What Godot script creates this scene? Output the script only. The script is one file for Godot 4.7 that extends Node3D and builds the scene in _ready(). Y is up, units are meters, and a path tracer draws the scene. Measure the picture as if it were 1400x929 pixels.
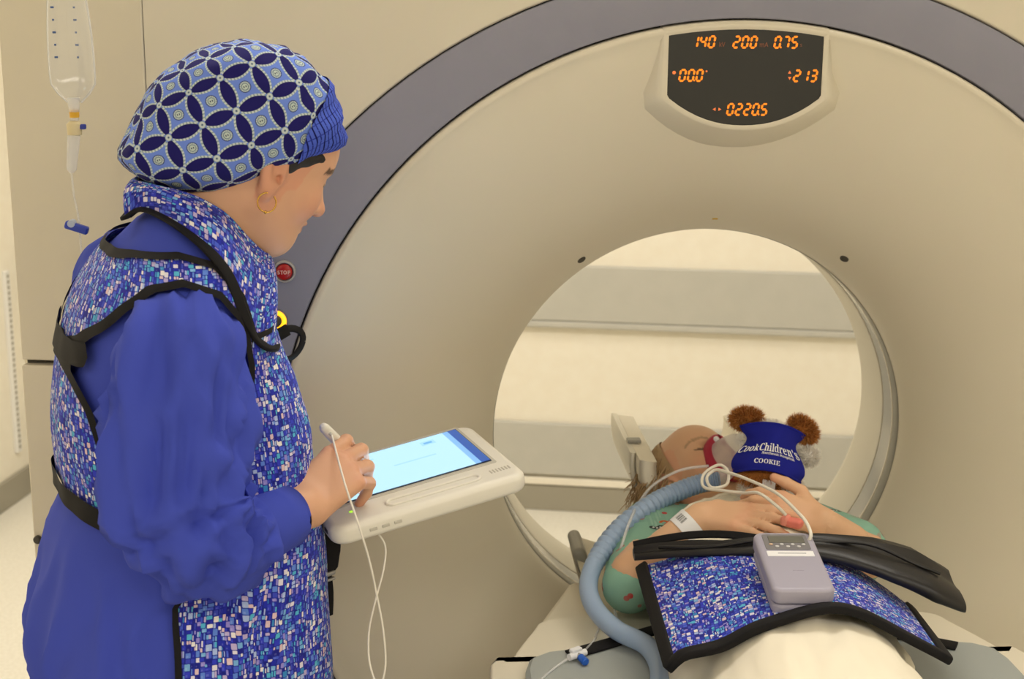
extends Node3D
# A nurse with a tablet beside a child lying in a CT scanner. Units are metres, y is up;
# the scanner's axis is world z, its bore centre is (0, 1, 0) and the camera stands at +z.

var M := {}
var used := {}

# ------------------------------------------------------------------ mesh builder
class MB:
	var v := PackedVector3Array()
	var n := PackedVector3Array()
	var uv := PackedVector2Array()
	var col := PackedColorArray()
	var ix := PackedInt32Array()
	var has_n := false
	func vert(p: Vector3, t := Vector2.ZERO, c := Color.WHITE, nn := Vector3.ZERO) -> int:
		v.append(p); uv.append(t); col.append(c); n.append(nn)
		return v.size() - 1
	func tri(a: int, b: int, c: int) -> void: # counter-clockwise seen from outside
		ix.append(a); ix.append(c); ix.append(b)
	func quad(a: int, b: int, c: int, d: int) -> void:
		tri(a, b, c); tri(a, c, d)
	func normals() -> void:
		var acc := PackedVector3Array()
		acc.resize(v.size())
		for i in range(0, ix.size(), 3):
			var a := ix[i]; var b := ix[i + 1]; var c := ix[i + 2]
			var f := (v[c] - v[a]).cross(v[b] - v[a])
			acc[a] += f; acc[b] += f; acc[c] += f
		for i in v.size():
			if n[i] == Vector3.ZERO:
				n[i] = acc[i].normalized() if acc[i].length_squared() > 1e-24 else Vector3.UP
	func weld_normals() -> void: # smooth across duplicate seam vertices
		var acc := {}
		var own := PackedVector3Array()
		own.resize(v.size())
		for i in range(0, ix.size(), 3):
			var a := ix[i]; var b := ix[i + 1]; var c := ix[i + 2]
			var f := (v[c] - v[a]).cross(v[b] - v[a])
			for k in [a, b, c]:
				var key := Vector3i((v[k] * 20000.0).round())
				acc[key] = acc.get(key, Vector3.ZERO) + f
		for i in v.size():
			var s: Vector3 = acc.get(Vector3i((v[i] * 20000.0).round()), Vector3.UP)
			n[i] = s.normalized() if s.length_squared() > 1e-24 else Vector3.UP
	func mesh() -> ArrayMesh:
		normals()
		var a := []
		a.resize(Mesh.ARRAY_MAX)
		a[Mesh.ARRAY_VERTEX] = v; a[Mesh.ARRAY_NORMAL] = n; a[Mesh.ARRAY_TEX_UV] = uv; a[Mesh.ARRAY_COLOR] = col; a[Mesh.ARRAY_INDEX] = ix
		var m := ArrayMesh.new()
		m.add_surface_from_arrays(Mesh.PRIMITIVE_TRIANGLES, a)
		return m
	func add(o: MB, t := Transform3D.IDENTITY) -> void:
		o.normals()
		var at := v.size()
		for i in o.v.size():
			vert(t * o.v[i], o.uv[i], o.col[i], (t.basis * o.n[i]).normalized())
		for i in o.ix: ix.append(at + i)
	func moved(t: Transform3D) -> MB:
		for i in v.size():
			v[i] = t * v[i]
			if n[i] != Vector3.ZERO: n[i] = (t.basis * n[i]).normalized()
		return self

# grid of points P[j][i] (rows j), outward normal = dP/di x dP/dj
func grid(rows: Array, closed := false, uvs: Array = [], cols: Array = []) -> MB:
	var m := MB.new()
	var nj := rows.size()
	var ni: int = rows[0].size()
	for j in nj:
		for i in ni:
			m.vert(rows[j][i], uvs[j][i] if uvs else Vector2(float(i) / (ni - 1), float(j) / (nj - 1)), cols[j][i] if cols else Color.WHITE)
		if closed:
			m.vert(rows[j][0], uvs[j][ni] if uvs else Vector2(float(ni) / (ni - 1), float(j) / (nj - 1)), cols[j][0] if cols else Color.WHITE)
	var w := ni + (1 if closed else 0)
	for j in nj - 1:
		for i in w - 1:
			m.quad(j * w + i, j * w + i + 1, (j + 1) * w + i + 1, (j + 1) * w + i)
	if closed: m.weld_normals()
	return m

func cap(m: MB, ring: PackedVector3Array, flip := false) -> void:
	var c := Vector3.ZERO
	for p in ring: c += p
	c /= ring.size()
	var o := m.vert(c)
	var at := m.v.size()
	for p in ring: m.vert(p)
	for i in ring.size():
		var j := (i + 1) % ring.size()
		if flip: m.tri(o, at + j, at + i)
		else: m.tri(o, at + i, at + j)

# sweep a circle along points; radius a number or an array
func tube(pts: Array, radius, sides := 10, caps := true) -> MB:
	var rows := []
	var up := Vector3.ZERO
	var uvs := []
	var run := 0.0
	for i in pts.size():
		var d: Vector3 = (pts[min(i + 1, pts.size() - 1)] - pts[max(i - 1, 0)]).normalized()
		if up == Vector3.ZERO: up = d.cross(Vector3.UP if absf(d.y) < 0.9 else Vector3.RIGHT).normalized()
		up = (up - d * d.dot(up)).normalized()
		var side := d.cross(up)
		var r: float = radius[i] if radius is Array else radius
		var ring := PackedVector3Array()
		var tr := PackedVector2Array()
		if i > 0: run += (pts[i] - pts[i - 1]).length()
		for k in sides:
			var a := TAU * k / sides
			ring.append(pts[i] + (up * cos(a) + side * sin(a)) * r)
		for k in sides + 1: tr.append(Vector2(TAU * r * k / sides, run))
		rows.append(ring)
		uvs.append(tr)
	var m := grid(rows, true, uvs)
	if caps:
		cap(m, rows[0], true)
		cap(m, rows[-1])
	return m

func smooth_path(p: Array, steps := 6) -> Array: # Catmull-Rom through points
	var out := []
	for i in p.size() - 1:
		var a: Vector3 = p[max(i - 1, 0)]
		var b: Vector3 = p[i]
		var c: Vector3 = p[i + 1]
		var d: Vector3 = p[min(i + 2, p.size() - 1)]
		for k in steps:
			out.append(b.cubic_interpolate(c, a, d, float(k) / steps))
	out.append(p[-1])
	return out

# lathe: profile of (radius, along) about +z; normal outward when profile runs to +z
func lathe(profile: Array, sides := 48, a0 := 0.0, a1 := TAU) -> MB:
	var rows := []
	var whole := absf(a1 - a0 - TAU) < 1e-4
	for q in profile:
		var ring := PackedVector3Array()
		for k in (sides if whole else sides + 1):
			var a := a0 + (a1 - a0) * k / sides
			ring.append(Vector3(cos(a) * q.x, sin(a) * q.x, q.y))
		rows.append(ring)
	return grid(rows, whole)

# box with rounded edges, centred
func rbox(size: Vector3, r := 0.005, seg := 3, uvscale := 1.0) -> MB:
	var m := MB.new()
	var h := size * 0.5 - Vector3(r, r, r)
	var lat := []
	var lon := []
	for q in 2:
		for k in seg + 1: lat.append([-PI / 2 + q * PI / 2 + PI / 2 * k / seg, -1.0 if q == 0 else 1.0])
	for q in 4:
		for k in seg + 1: lon.append([q * PI / 2 + PI / 2 * k / seg, q])
	for la in lat:
		for lo in lon:
			var d := Vector3(cos(la[0]) * cos(lo[0]), sin(la[0]), -cos(la[0]) * sin(lo[0]))
			var s := Vector3([1, -1, -1, 1][lo[1]], la[1], [-1, -1, 1, 1][lo[1]])
			m.vert(d * r + s * h, Vector2((d.x * r + s.x * h.x), (d.z * r + s.z * h.z)) * uvscale, Color.WHITE, d)
	var w := lon.size()
	for j in lat.size() - 1:
		for i in w:
			var k := (i + 1) % w
			m.quad(j * w + i, j * w + k, (j + 1) * w + k, (j + 1) * w + i)
	cap(m, m.v.slice(0, w), true)
	cap(m, m.v.slice((lat.size() - 1) * w, lat.size() * w))
	return m

# polygon in xy extruded along z from 0 to -depth with a chamfered front edge
func plate(poly: PackedVector2Array, depth: float, bevel := 0.0) -> MB:
	if Geometry2D.is_polygon_clockwise(poly):
		poly = poly.duplicate(); poly.reverse()
	var m := MB.new()
	var c := poly.size()
	var ins := PackedVector2Array()
	for i in c:
		var a := (poly[i] - poly[(i + c - 1) % c]).normalized()
		var b := (poly[(i + 1) % c] - poly[i]).normalized()
		var nn := (Vector2(-a.y, a.x) + Vector2(-b.y, b.x)).normalized()
		ins.append(poly[i] + nn * bevel)
	var t := Geometry2D.triangulate_polygon(ins)
	var at := m.v.size()
	for p in ins: m.vert(Vector3(p.x, p.y, 0), p, Color.WHITE, Vector3.BACK)
	for i in range(0, t.size(), 3):
		var a := ins[t[i]]; var b := ins[t[i + 1]]; var d := ins[t[i + 2]]
		if (b - a).cross(d - a) > 0: m.tri(at + t[i], at + t[i + 1], at + t[i + 2])
		else: m.tri(at + t[i], at + t[i + 2], at + t[i + 1])
	at = m.v.size()
	for p in poly: m.vert(Vector3(p.x, p.y, -depth), p, Color.WHITE, Vector3.FORWARD)
	t = Geometry2D.triangulate_polygon(poly)
	for i in range(0, t.size(), 3):
		var a := poly[t[i]]; var b := poly[t[i + 1]]; var d := poly[t[i + 2]]
		if (b - a).cross(d - a) < 0: m.tri(at + t[i], at + t[i + 1], at + t[i + 2])
		else: m.tri(at + t[i], at + t[i + 2], at + t[i + 1])
	for i in c:
		var j := (i + 1) % c
		var e := (poly[j] - poly[i]).normalized()
		var nn := Vector3(e.y, -e.x, 0)
		if bevel > 0:
			var n2 := (nn + Vector3.BACK).normalized()
			var q := m.vert(Vector3(ins[i].x, ins[i].y, 0), ins[i], Color.WHITE, n2)
			m.vert(Vector3(ins[j].x, ins[j].y, 0), ins[j], Color.WHITE, n2)
			m.vert(Vector3(poly[j].x, poly[j].y, -bevel), poly[j], Color.WHITE, n2)
			m.vert(Vector3(poly[i].x, poly[i].y, -bevel), poly[i], Color.WHITE, n2)
			m.quad(q, q + 3, q + 2, q + 1)
		var s := m.vert(Vector3(poly[i].x, poly[i].y, -bevel), poly[i], Color.WHITE, nn)
		m.vert(Vector3(poly[j].x, poly[j].y, -bevel), poly[j], Color.WHITE, nn)
		m.vert(Vector3(poly[j].x, poly[j].y, -depth), poly[j], Color.WHITE, nn)
		m.vert(Vector3(poly[i].x, poly[i].y, -depth), poly[i], Color.WHITE, nn)
		m.quad(s, s + 3, s + 2, s + 1)
	return m

func ellipsoid(c: Vector3, r: Vector3, nu := 20, nv := 12) -> MB:
	var rows := []
	for j in nv + 1:
		var la := -PI / 2 + PI * j / nv
		var ring := PackedVector3Array()
		for i in nu:
			var lo := -TAU * i / nu
			ring.append(c + Vector3(cos(la) * cos(lo) * r.x, sin(la) * r.y, cos(la) * sin(lo) * r.z))
		rows.append(ring)
	return grid(rows, true)

# ------------------------------------------------------------------ smooth distance field, meshed as surface nets
class SDF:
	var kind := PackedInt32Array()   # 0 tapered capsule, 1 ellipsoid; +2 when it is cut away
	var A := PackedVector3Array()
	var B := PackedVector3Array()
	var R := PackedFloat32Array()
	var Q := PackedFloat32Array()
	var K := PackedFloat32Array()
	var X: Array[Basis] = []
	var lo := Vector3.INF
	var hi := -Vector3.INF
	func grow(p: Vector3, r: float) -> void:
		lo = lo.min(p - Vector3(r, r, r)); hi = hi.max(p + Vector3(r, r, r))
	func bone(a: Vector3, b: Vector3, r1: float, r2: float, k := 0.01, cut := false) -> void:
		kind.append(2 if cut else 0); A.append(a); B.append(b); R.append(r1); Q.append(r2); K.append(k); X.append(Basis.IDENTITY)
		if not cut: grow(a, r1); grow(b, r2)
	func chain(p: Array, r: Array, k := 0.006) -> void:
		for i in p.size() - 1: bone(p[i], p[i + 1], r[i], r[i + 1], k)
	func blob(c: Vector3, r: Vector3, k := 0.01, cut := false, turn := Basis.IDENTITY) -> void:
		kind.append(3 if cut else 1); A.append(c); B.append(r); R.append(maxf(r.x, maxf(r.y, r.z))); Q.append(minf(r.x, minf(r.y, r.z))); K.append(k); X.append(turn.inverse())
		if not cut: grow(c, maxf(r.x, maxf(r.y, r.z)))
	func one(i: int, p: Vector3) -> float:
		if kind[i] & 1:
			var q := X[i] * (p - A[i])
			var r := B[i]
			var e := q / r
			var k0 := e.length()
			if k0 < 1e-5: return -Q[i]
			return k0 * (k0 - 1.0) / (e / r).length()
		var pa := p - A[i]
		var ba := B[i] - A[i]
		var h := clampf(pa.dot(ba) / maxf(ba.length_squared(), 1e-9), 0.0, 1.0)
		return (pa - ba * h).length() - (R[i] + (Q[i] - R[i]) * h)
	func eval(p: Vector3, list: PackedInt32Array) -> float:
		var d := 1e3
		for i in list:
			var e := one(i, p)
			var k := K[i]
			if kind[i] & 2:
				e = -e
				var h := maxf(k - absf(d - e), 0.0) / k
				d = maxf(d, e) + h * h * k * 0.25
			else:
				var h := maxf(k - absf(d - e), 0.0) / k
				d = minf(d, e) - h * h * k * 0.25
		return d
	func tint(_p: Vector3) -> Color: return Color.WHITE
	func bump(_p: Vector3) -> float: return 0.0
	func build(m: MB, cell: float, bumpy := false, clip_lo := -Vector3.INF, clip_hi := Vector3.INF) -> void:
		var l := lo.max(clip_lo) - Vector3.ONE * cell * 2.0
		var h := hi.min(clip_hi) + Vector3.ONE * cell * 2.0
		var bs := 5
		var nb := Vector3i(((h - l) / (cell * bs)).ceil())
		var nn := nb * bs + Vector3i.ONE
		var val := PackedFloat32Array()
		val.resize(nn.x * nn.y * nn.z)
		val.fill(9.0)
		var sx := 1
		var sy := nn.x
		var sz := nn.x * nn.y
		var all := PackedInt32Array(range(kind.size()))
		var diag := cell * bs * 0.87
		var blocks: Array[Vector3i] = []
		for bz in nb.z:
			for by in nb.y:
				for bx in nb.x:
					var c := l + (Vector3(bx, by, bz) + Vector3(0.5, 0.5, 0.5)) * cell * bs
					var d := eval(c, all)
					if absf(d) > diag * 1.5 + 0.004: continue
					var list := PackedInt32Array()
					for i in all:
						if one(i, c) < maxf(d, 0.0) + diag * 2.5 + K[i] + 0.003: list.append(i)
					blocks.append(Vector3i(bx, by, bz))
					for k in bs + 1:
						for j in bs + 1:
							var row := (bz * bs + k) * sz + (by * bs + j) * sy + bx * bs
							for i in bs + 1:
								if val[row + i] == 9.0:
									var p := l + Vector3(bx * bs + i, by * bs + j, bz * bs + k) * cell
									var e := eval(p, list)
									if bumpy: e -= bump(p)
									val[row + i] = e
		var at := {}
		var corner := [0, sx, sy, sx + sy, sz, sx + sz, sy + sz, sx + sy + sz]
		var off := [Vector3(0, 0, 0), Vector3(1, 0, 0), Vector3(0, 1, 0), Vector3(1, 1, 0), Vector3(0, 0, 1), Vector3(1, 0, 1), Vector3(0, 1, 1), Vector3(1, 1, 1)]
		var edges := [[0, 1], [2, 3], [4, 5], [6, 7], [0, 2], [1, 3], [4, 6], [5, 7], [0, 4], [1, 5], [2, 6], [3, 7]]
		for b in blocks:
			for k in bs:
				for j in bs:
					for i in bs:
						var base: int = (b.z * bs + k) * sz + (b.y * bs + j) * sy + b.x * bs + i
						var s := 0
						for q in 8:
							if val[base + corner[q]] < 0.0: s += 1
						if s == 0 or s == 8: continue
						var sum := Vector3.ZERO
						var cnt := 0
						for e in edges:
							var va := val[base + corner[e[0]]]
							var vb := val[base + corner[e[1]]]
							if (va < 0.0) != (vb < 0.0):
								var t := va / (va - vb)
								sum += off[e[0]].lerp(off[e[1]], t)
								cnt += 1
						var p := l + (Vector3(b.x * bs + i, b.y * bs + j, b.z * bs + k) + sum / cnt) * cell
						at[base] = m.vert(p, Vector2.ZERO, tint(p))
		for key in at:
			var base: int = key
			var v0 := val[base]
			for ax in 3:
				var st: int = [sx, sy, sz][ax]
				var a: int = [sy, sz, sx][ax]
				var c: int = [sz, sx, sy][ax]
				var v1 := val[base + st]
				if (v0 < 0.0) == (v1 < 0.0): continue
				if not (at.has(base - a) and at.has(base - c) and at.has(base - a - c)): continue
				if v0 < 0.0: m.quad(at[base], at[base - a], at[base - a - c], at[base - c])
				else: m.quad(at[base], at[base - c], at[base - a - c], at[base - a])

# ------------------------------------------------------------------ nodes
func numbered(called: String) -> String:
	var k: int = used.get(called, 0)
	used[called] = k + 1
	return called if k == 0 else "%s_%03d" % [called, k]

func tag(o: Node3D, label: String, category: String, group := "") -> Node3D:
	o.set_meta("label", label); o.set_meta("category", category)
	if group: o.set_meta("group", group)
	return o

func thing(called: String, label: String, category: String, at := Vector3.ZERO, group := "") -> Node3D:
	var o := Node3D.new()
	o.name = numbered(called)
	add_child(o)
	o.position = at
	return tag(o, label, category, group)

func part(called: String, m, material: Material, parent: Node = null, label := "") -> MeshInstance3D:
	var o := MeshInstance3D.new()
	o.mesh = m.mesh() if m is MB else m
	o.material_override = material
	o.name = numbered(called) if parent == null else called
	(self if parent == null else parent).add_child(o, true)
	if label: o.set_meta("label", label)
	return o

func structure(called: String, m, material: Material) -> MeshInstance3D:
	var o := part(called, m, material)
	o.set_meta("kind", "structure")
	return o

func at_box(size: Vector3, at: Vector3, r := 0.004, turn := Basis.IDENTITY) -> MB:
	return rbox(size, r, 2).moved(Transform3D(turn, at))

func facing(z: Vector3, up := Vector3.UP) -> Basis: # basis whose +z points along z
	z = z.normalized()
	var x := up.cross(z).normalized()
	return Basis(x, z.cross(x), z)

# ------------------------------------------------------------------ materials
func paint(c: Color, rough := 0.5, spec := 0.5) -> StandardMaterial3D:
	var m := StandardMaterial3D.new()
	m.albedo_color = c
	m.roughness = rough
	m.metallic_specular = spec
	return m

func noise_tex(freq: float, a: Color, b: Color, size := 256, oct := 4, kind := FastNoiseLite.TYPE_SIMPLEX_SMOOTH, sd := 1) -> NoiseTexture2D:
	var n := FastNoiseLite.new()
	n.seed = sd
	n.noise_type = kind
	n.frequency = freq
	n.fractal_octaves = oct
	var t := NoiseTexture2D.new()
	t.width = size; t.height = size
	t.seamless = true
	t.noise = n
	var g := Gradient.new()
	g.set_color(0, a); g.set_color(1, b)
	t.color_ramp = g
	return t

func speckled(a: Color, b: Color, rough: float, freq := 0.02, scale := 2.0) -> StandardMaterial3D:
	var m := paint(Color.WHITE, rough)
	m.albedo_texture = noise_tex(freq, a, b)
	m.uv1_triplanar = true
	m.uv1_world_triplanar = true
	m.uv1_scale = Vector3.ONE * scale
	return m

func cloth(c: Color, rough := 0.85) -> StandardMaterial3D:
	var m := paint(c, rough, 0.3)
	m.rim_enabled = true
	m.rim = 0.12
	m.rim_tint = 0.6
	return m

var weave: Texture2D

func weave_texture() -> ImageTexture:
	var im := Image.create(64, 64, false, Image.FORMAT_RGB8)
	for y in 64:
		for x in 64:
			var over := ((x / 4) + (y / 4)) % 2 == 0
			var h := sin(PI * (x % 4 + 0.5) / 4.0) if over else sin(PI * (y % 4 + 0.5) / 4.0)
			var g := 0.35 + 0.55 * h
			im.set_pixel(x, y, Color(g, g, g))
	return ImageTexture.create_from_image(im)

# printed fabric of small uneven blue, white, lilac and turquoise tiles; one repeat is 0.24 m
func mosaic_texture() -> ImageTexture:
	var rng := RandomNumberGenerator.new()
	rng.seed = 77
	var s := 768
	var im := Image.create(s, s, false, Image.FORMAT_RGB8)
	im.fill(Color8(34, 44, 150))
	var tones := [Color8(38, 48, 178), Color8(52, 62, 200), Color8(74, 96, 214), Color8(96, 134, 222), Color8(120, 176, 228), Color8(86, 182, 218), Color8(60, 140, 205), Color8(170, 190, 236), Color8(150, 140, 216), Color8(190, 176, 218), Color8(226, 222, 236), Color8(238, 234, 232), Color8(222, 196, 204), Color8(30, 34, 140), Color8(46, 40, 160), Color8(62, 74, 196)]
	var weight := [5, 5, 5, 4, 3, 3, 2, 3, 3, 3, 3, 3, 2, 3, 2, 4]
	var pool := []
	for i in tones.size():
		for k in weight[i]: pool.append(tones[i])
	var y := 0
	while y < s:
		var rh := rng.randi_range(17, 25)
		if s - y - rh < 12: rh = s - y
		var x := rng.randi_range(-10, 0)
		while x < s:
			var w := rng.randi_range(14, 30)
			var parts := 1 if rng.randf() < 0.62 else 2
			for q in parts:
				var c: Color = pool[rng.randi() % pool.size()]
				var dy := rng.randi_range(-3, 3)
				var hh := rh / parts - 3 + rng.randi_range(-1, 2)
				var rect := Rect2i(x + 1, y + 1 + q * rh / parts + dy, w - 3, hh)
				im.fill_rect(rect, c)
				im.fill_rect(Rect2i(rect.position + Vector2i(0, 0), Vector2i(2, 2)), Color8(40, 50, 165))
				im.fill_rect(Rect2i(rect.end - Vector2i(2, 2), Vector2i(2, 2)), Color8(40, 50, 165))
				if rng.randf() < 0.5:
					im.fill_rect(Rect2i(rect.position + Vector2i(3, 3), rect.size / 2 - Vector2i(2, 2)), c.lightened(0.18))
			x += w
		y += rh
	return ImageTexture.create_from_image(im)

# printed cotton of the cap: navy petals edged in white dots, pale blue fields with buttons; one repeat is one cell
func petal_texture() -> ImageTexture:
	var s := 256
	var im := Image.create(s, s, false, Image.FORMAT_RGB8)
	var field := Color8(108, 136, 222)
	var navy := Color8(30, 26, 98)
	var white := Color8(196, 206, 208)
	var grey := Color8(140, 162, 168)
	for y in s:
		for x in s:
			var u := (x + 0.5) / s
			var v := (y + 0.5) / s
			var c := field
			# distance to nearest lattice lines, petals lie along the cell's edges
			var ex := minf(u, 1.0 - u)
			var ey := minf(v, 1.0 - v)
			var half_v := 0.20 * pow(maxf(sin(PI * v), 0.0), 0.8)
			var half_h := 0.20 * pow(maxf(sin(PI * u), 0.0), 0.8)
			var dv := ex - half_v
			var dh := ey - half_h
			var near_node := Vector2(ex, ey).length()
			if near_node > 0.10:
				if (dv < -0.022 and v > 0.1 and v < 0.9) or (dh < -0.022 and u > 0.1 and u < 0.9): c = navy
				elif (absf(dv) < 0.040 and v > 0.1 and v < 0.9):
					c = white if fposmod(v * 11.0, 1.0) < 0.6 else grey
				elif (absf(dh) < 0.040 and u > 0.1 and u < 0.9):
					c = white if fposmod(u * 11.0, 1.0) < 0.6 else grey
			elif near_node < 0.085:
				c = white if near_node > 0.035 else (grey if near_node > 0.018 else Color8(60, 70, 120))
			else:
				c = grey
			var rc := Vector2(u - 0.5, v - 0.5).length()
			if rc < 0.165:
				if rc > 0.142: c = Color8(62, 74, 130)
				elif rc > 0.10: c = white if fposmod(atan2(v - 0.5, u - 0.5) * 16.0 / TAU, 1.0) < 0.55 else grey
				elif rc > 0.082: c = Color8(96, 116, 130)
				else: c = Color8(186, 200, 196)
				if absf(absf(u - 0.5) - 0.028) < 0.014 and absf(v - 0.5) < 0.022: c = Color8(40, 46, 80)
			im.set_pixel(x, y, c)
	return ImageTexture.create_from_image(im)

func gown_texture() -> ImageTexture:
	var rng := RandomNumberGenerator.new()
	rng.seed = 5
	var s := 512
	var im := Image.create(s, s, false, Image.FORMAT_RGB8)
	im.fill(Color8(142, 186, 166))
	for k in 34: # little red balls
		var c := Vector2i(rng.randi_range(14, s - 14), rng.randi_range(14, s - 14))
		var r := rng.randi_range(7, 11)
		disc(im, c, r, Color8(196, 46, 52))
	for k in 7: # orange and yellow squiggles, black-and-white patches
		var c := Vector2(rng.randi_range(60, s - 60), rng.randi_range(60, s - 60))
		var a := rng.randf() * TAU
		for q in 16:
			a += 0.28
			c += Vector2(cos(a), sin(a)) * 4.0
			disc(im, Vector2i(c), 6, Color8(214, 96, 44) if k % 2 == 0 else Color8(214, 190, 60))
	for k in 4:
		var c := Vector2(rng.randi_range(70, s - 70), rng.randi_range(70, s - 70))
		for q in 9:
			disc(im, Vector2i(c + Vector2(q * 7 - 28, sin(q * 0.8) * 8)), 11, Color8(38, 42, 44))
		for q in 4:
			disc(im, Vector2i(c + Vector2(q * 14 - 22, sin(q * 1.7) * 6)), 5, Color8(232, 232, 226))
	return ImageTexture.create_from_image(im)

func rib_texture() -> ImageTexture:
	var im := Image.create(64, 64, false, Image.FORMAT_RGB8)
	im.fill(Color8(78, 100, 206))
	im.fill_rect(Rect2i(0, 0, 10, 64), Color8(22, 26, 92))
	im.fill_rect(Rect2i(32, 0, 8, 64), Color8(34, 44, 130))
	im.fill_rect(Rect2i(10, 0, 54, 6), Color8(44, 60, 160))
	im.fill_rect(Rect2i(10, 32, 54, 4), Color8(74, 98, 204))
	return ImageTexture.create_from_image(im)

func disc(im: Image, c: Vector2i, r: int, colour: Color) -> void:
	for y in range(-r, r + 1):
		var w := int(sqrt(float(r * r - y * y)))
		im.fill_rect(Rect2i(c.x - w, c.y + y, w * 2 + 1, 1), colour)

func make_materials() -> void:
	weave = weave_texture()
	M.cream = speckled(Color8(222, 213, 192), Color8(227, 219, 199), 0.42, 0.01, 1.0)
	M.cream_side = speckled(Color8(220, 211, 189), Color8(225, 216, 195), 0.45, 0.01, 1.0)
	M.slate = speckled(Color8(140, 140, 156), Color8(146, 145, 160), 0.45, 0.02, 1.5)
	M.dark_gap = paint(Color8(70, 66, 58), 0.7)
	M.bore_white = paint(Color8(232, 226, 208), 0.35)
	M.ring_grey = paint(Color8(150, 148, 138), 0.4)
	M.film = paint(Color8(186, 186, 182), 0.12, 0.8)
	M.wall = speckled(Color8(242, 234, 216), Color8(246, 240, 224), 0.75, 0.03, 2.0)
	M.rail = speckled(Color8(190, 188, 178), Color8(196, 193, 183), 0.5, 0.02, 2.0)
	M.base = paint(Color8(160, 154, 138), 0.55)
	M.floor = speckled(Color8(230, 225, 211), Color8(246, 242, 230), 0.35, 0.09, 3.0)
	M.ceiling = speckled(Color8(238, 235, 226), Color8(246, 243, 236), 0.9, 0.2, 3.0)
	M.panel_glow = paint(Color.WHITE, 0.6)
	M.panel_glow.emission_enabled = true
	M.panel_glow.emission = Color(1.0, 0.95, 0.86)
	M.panel_glow.emission_energy_multiplier = 1.5
	M.white_metal = paint(Color8(236, 234, 228), 0.4)
	M.black = cloth(Color8(23, 22, 24), 0.7)
	M.black_vinyl = paint(Color8(23, 22, 24), 0.42)
	M.blue = cloth(Color8(66, 80, 184), 0.85)
	var mt := mosaic_texture()
	M.mosaic = paint(Color.WHITE, 0.8, 0.3)
	M.mosaic.albedo_texture = mt
	M.mosaic.uv1_scale = Vector3(1.0 / 0.21, 1.0 / 0.21, 1)
	M.mosaic.rim_enabled = true
	M.mosaic.rim = 0.1
	M.petal = paint(Color.WHITE, 0.85, 0.3)
	M.petal.albedo_texture = petal_texture()
	M.petal.uv1_scale = Vector3(1.0 / 0.0405, 1.0 / 0.0405, 1)
	M.ribbed = paint(Color.WHITE, 0.85, 0.3)
	M.ribbed.albedo_texture = rib_texture()
	M.ribbed.uv1_scale = Vector3(1.0 / 0.012, 1.0 / 0.012, 1)
	M.skin = paint(Color.WHITE, 0.5, 0.4)
	M.skin.vertex_color_use_as_albedo = true
	M.skin.subsurf_scatter_enabled = true
	M.skin.subsurf_scatter_strength = 0.04
	M.hair = paint(Color8(30, 24, 22), 0.55)
	M.hair_fair = paint(Color8(178, 148, 108), 0.6)
	M.black_print = paint(Color8(30, 30, 34), 0.7)
	M.gold = paint(Color8(214, 170, 80), 0.25)
	M.gold.metallic = 0.9
	M.steel = paint(Color8(190, 188, 184), 0.3)
	M.steel.metallic = 0.8
	M.tablet = paint(Color8(232, 228, 216), 0.38)
	M.tablet_dark = paint(Color8(196, 192, 180), 0.45)
	M.linen = cloth(Color8(246, 238, 218), 0.9)
	M.pad_white = paint(Color8(236, 228, 208), 0.55)
	M.pad_grey = paint(Color8(168, 174, 172), 0.5)
	M.lilac = paint(Color8(170, 166, 184), 0.45)
	M.gown = paint(Color.WHITE, 0.85, 0.3)
	M.gown.albedo_texture = gown_texture()
	M.gown.uv1_triplanar = true
	M.gown.uv1_scale = Vector3.ONE / 0.2
	M.hose = paint(Color8(172, 196, 228), 0.3)
	M.hose.backlight_enabled = true
	M.hose.backlight = Color8(90, 110, 140)
	M.clear = paint(Color(0.96, 0.97, 0.97, 0.22), 0.08)
	M.clear.transparency = BaseMaterial3D.TRANSPARENCY_ALPHA
	M.milky = paint(Color(0.97, 0.97, 0.97, 0.42), 0.4)
	M.milky.transparency = BaseMaterial3D.TRANSPARENCY_ALPHA
	M.bag = paint(Color(0.92, 0.94, 0.95, 0.14), 0.08)
	M.bag.transparency = BaseMaterial3D.TRANSPARENCY_ALPHA
	M.cable = paint(Color8(240, 234, 220), 0.45)
	M.scarf = cloth(Color8(26, 32, 138), 0.8)
	M.print_white = paint(Color8(244, 244, 246), 0.7)
	M.fur = paint(Color8(150, 78, 22), 0.9)
	M.fur.vertex_color_use_as_albedo = true
	M.fur.albedo_color = Color.WHITE
	M.fur.backlight_enabled = true
	M.fur.backlight = Color(0.34, 0.26, 0.18)
	M.amber = paint(Color8(200, 90, 10), 0.5)
	M.amber.emission_enabled = true
	M.amber.emission = Color8(255, 142, 22)
	M.amber.emission_energy_multiplier = 0.95
	M.symbol = paint(Color8(230, 120, 60), 0.5)
	M.symbol.emission_enabled = true
	M.symbol.emission = Color8(230, 120, 60)
	M.symbol.emission_energy_multiplier = 0.5
	M.amber_dim = paint(Color8(150, 90, 60), 0.5)

# ------------------------------------------------------------------ scene
var room := Transform3D(Basis(Vector3.UP, -0.2), Vector3(-0.004, 0, -2.4))

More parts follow.
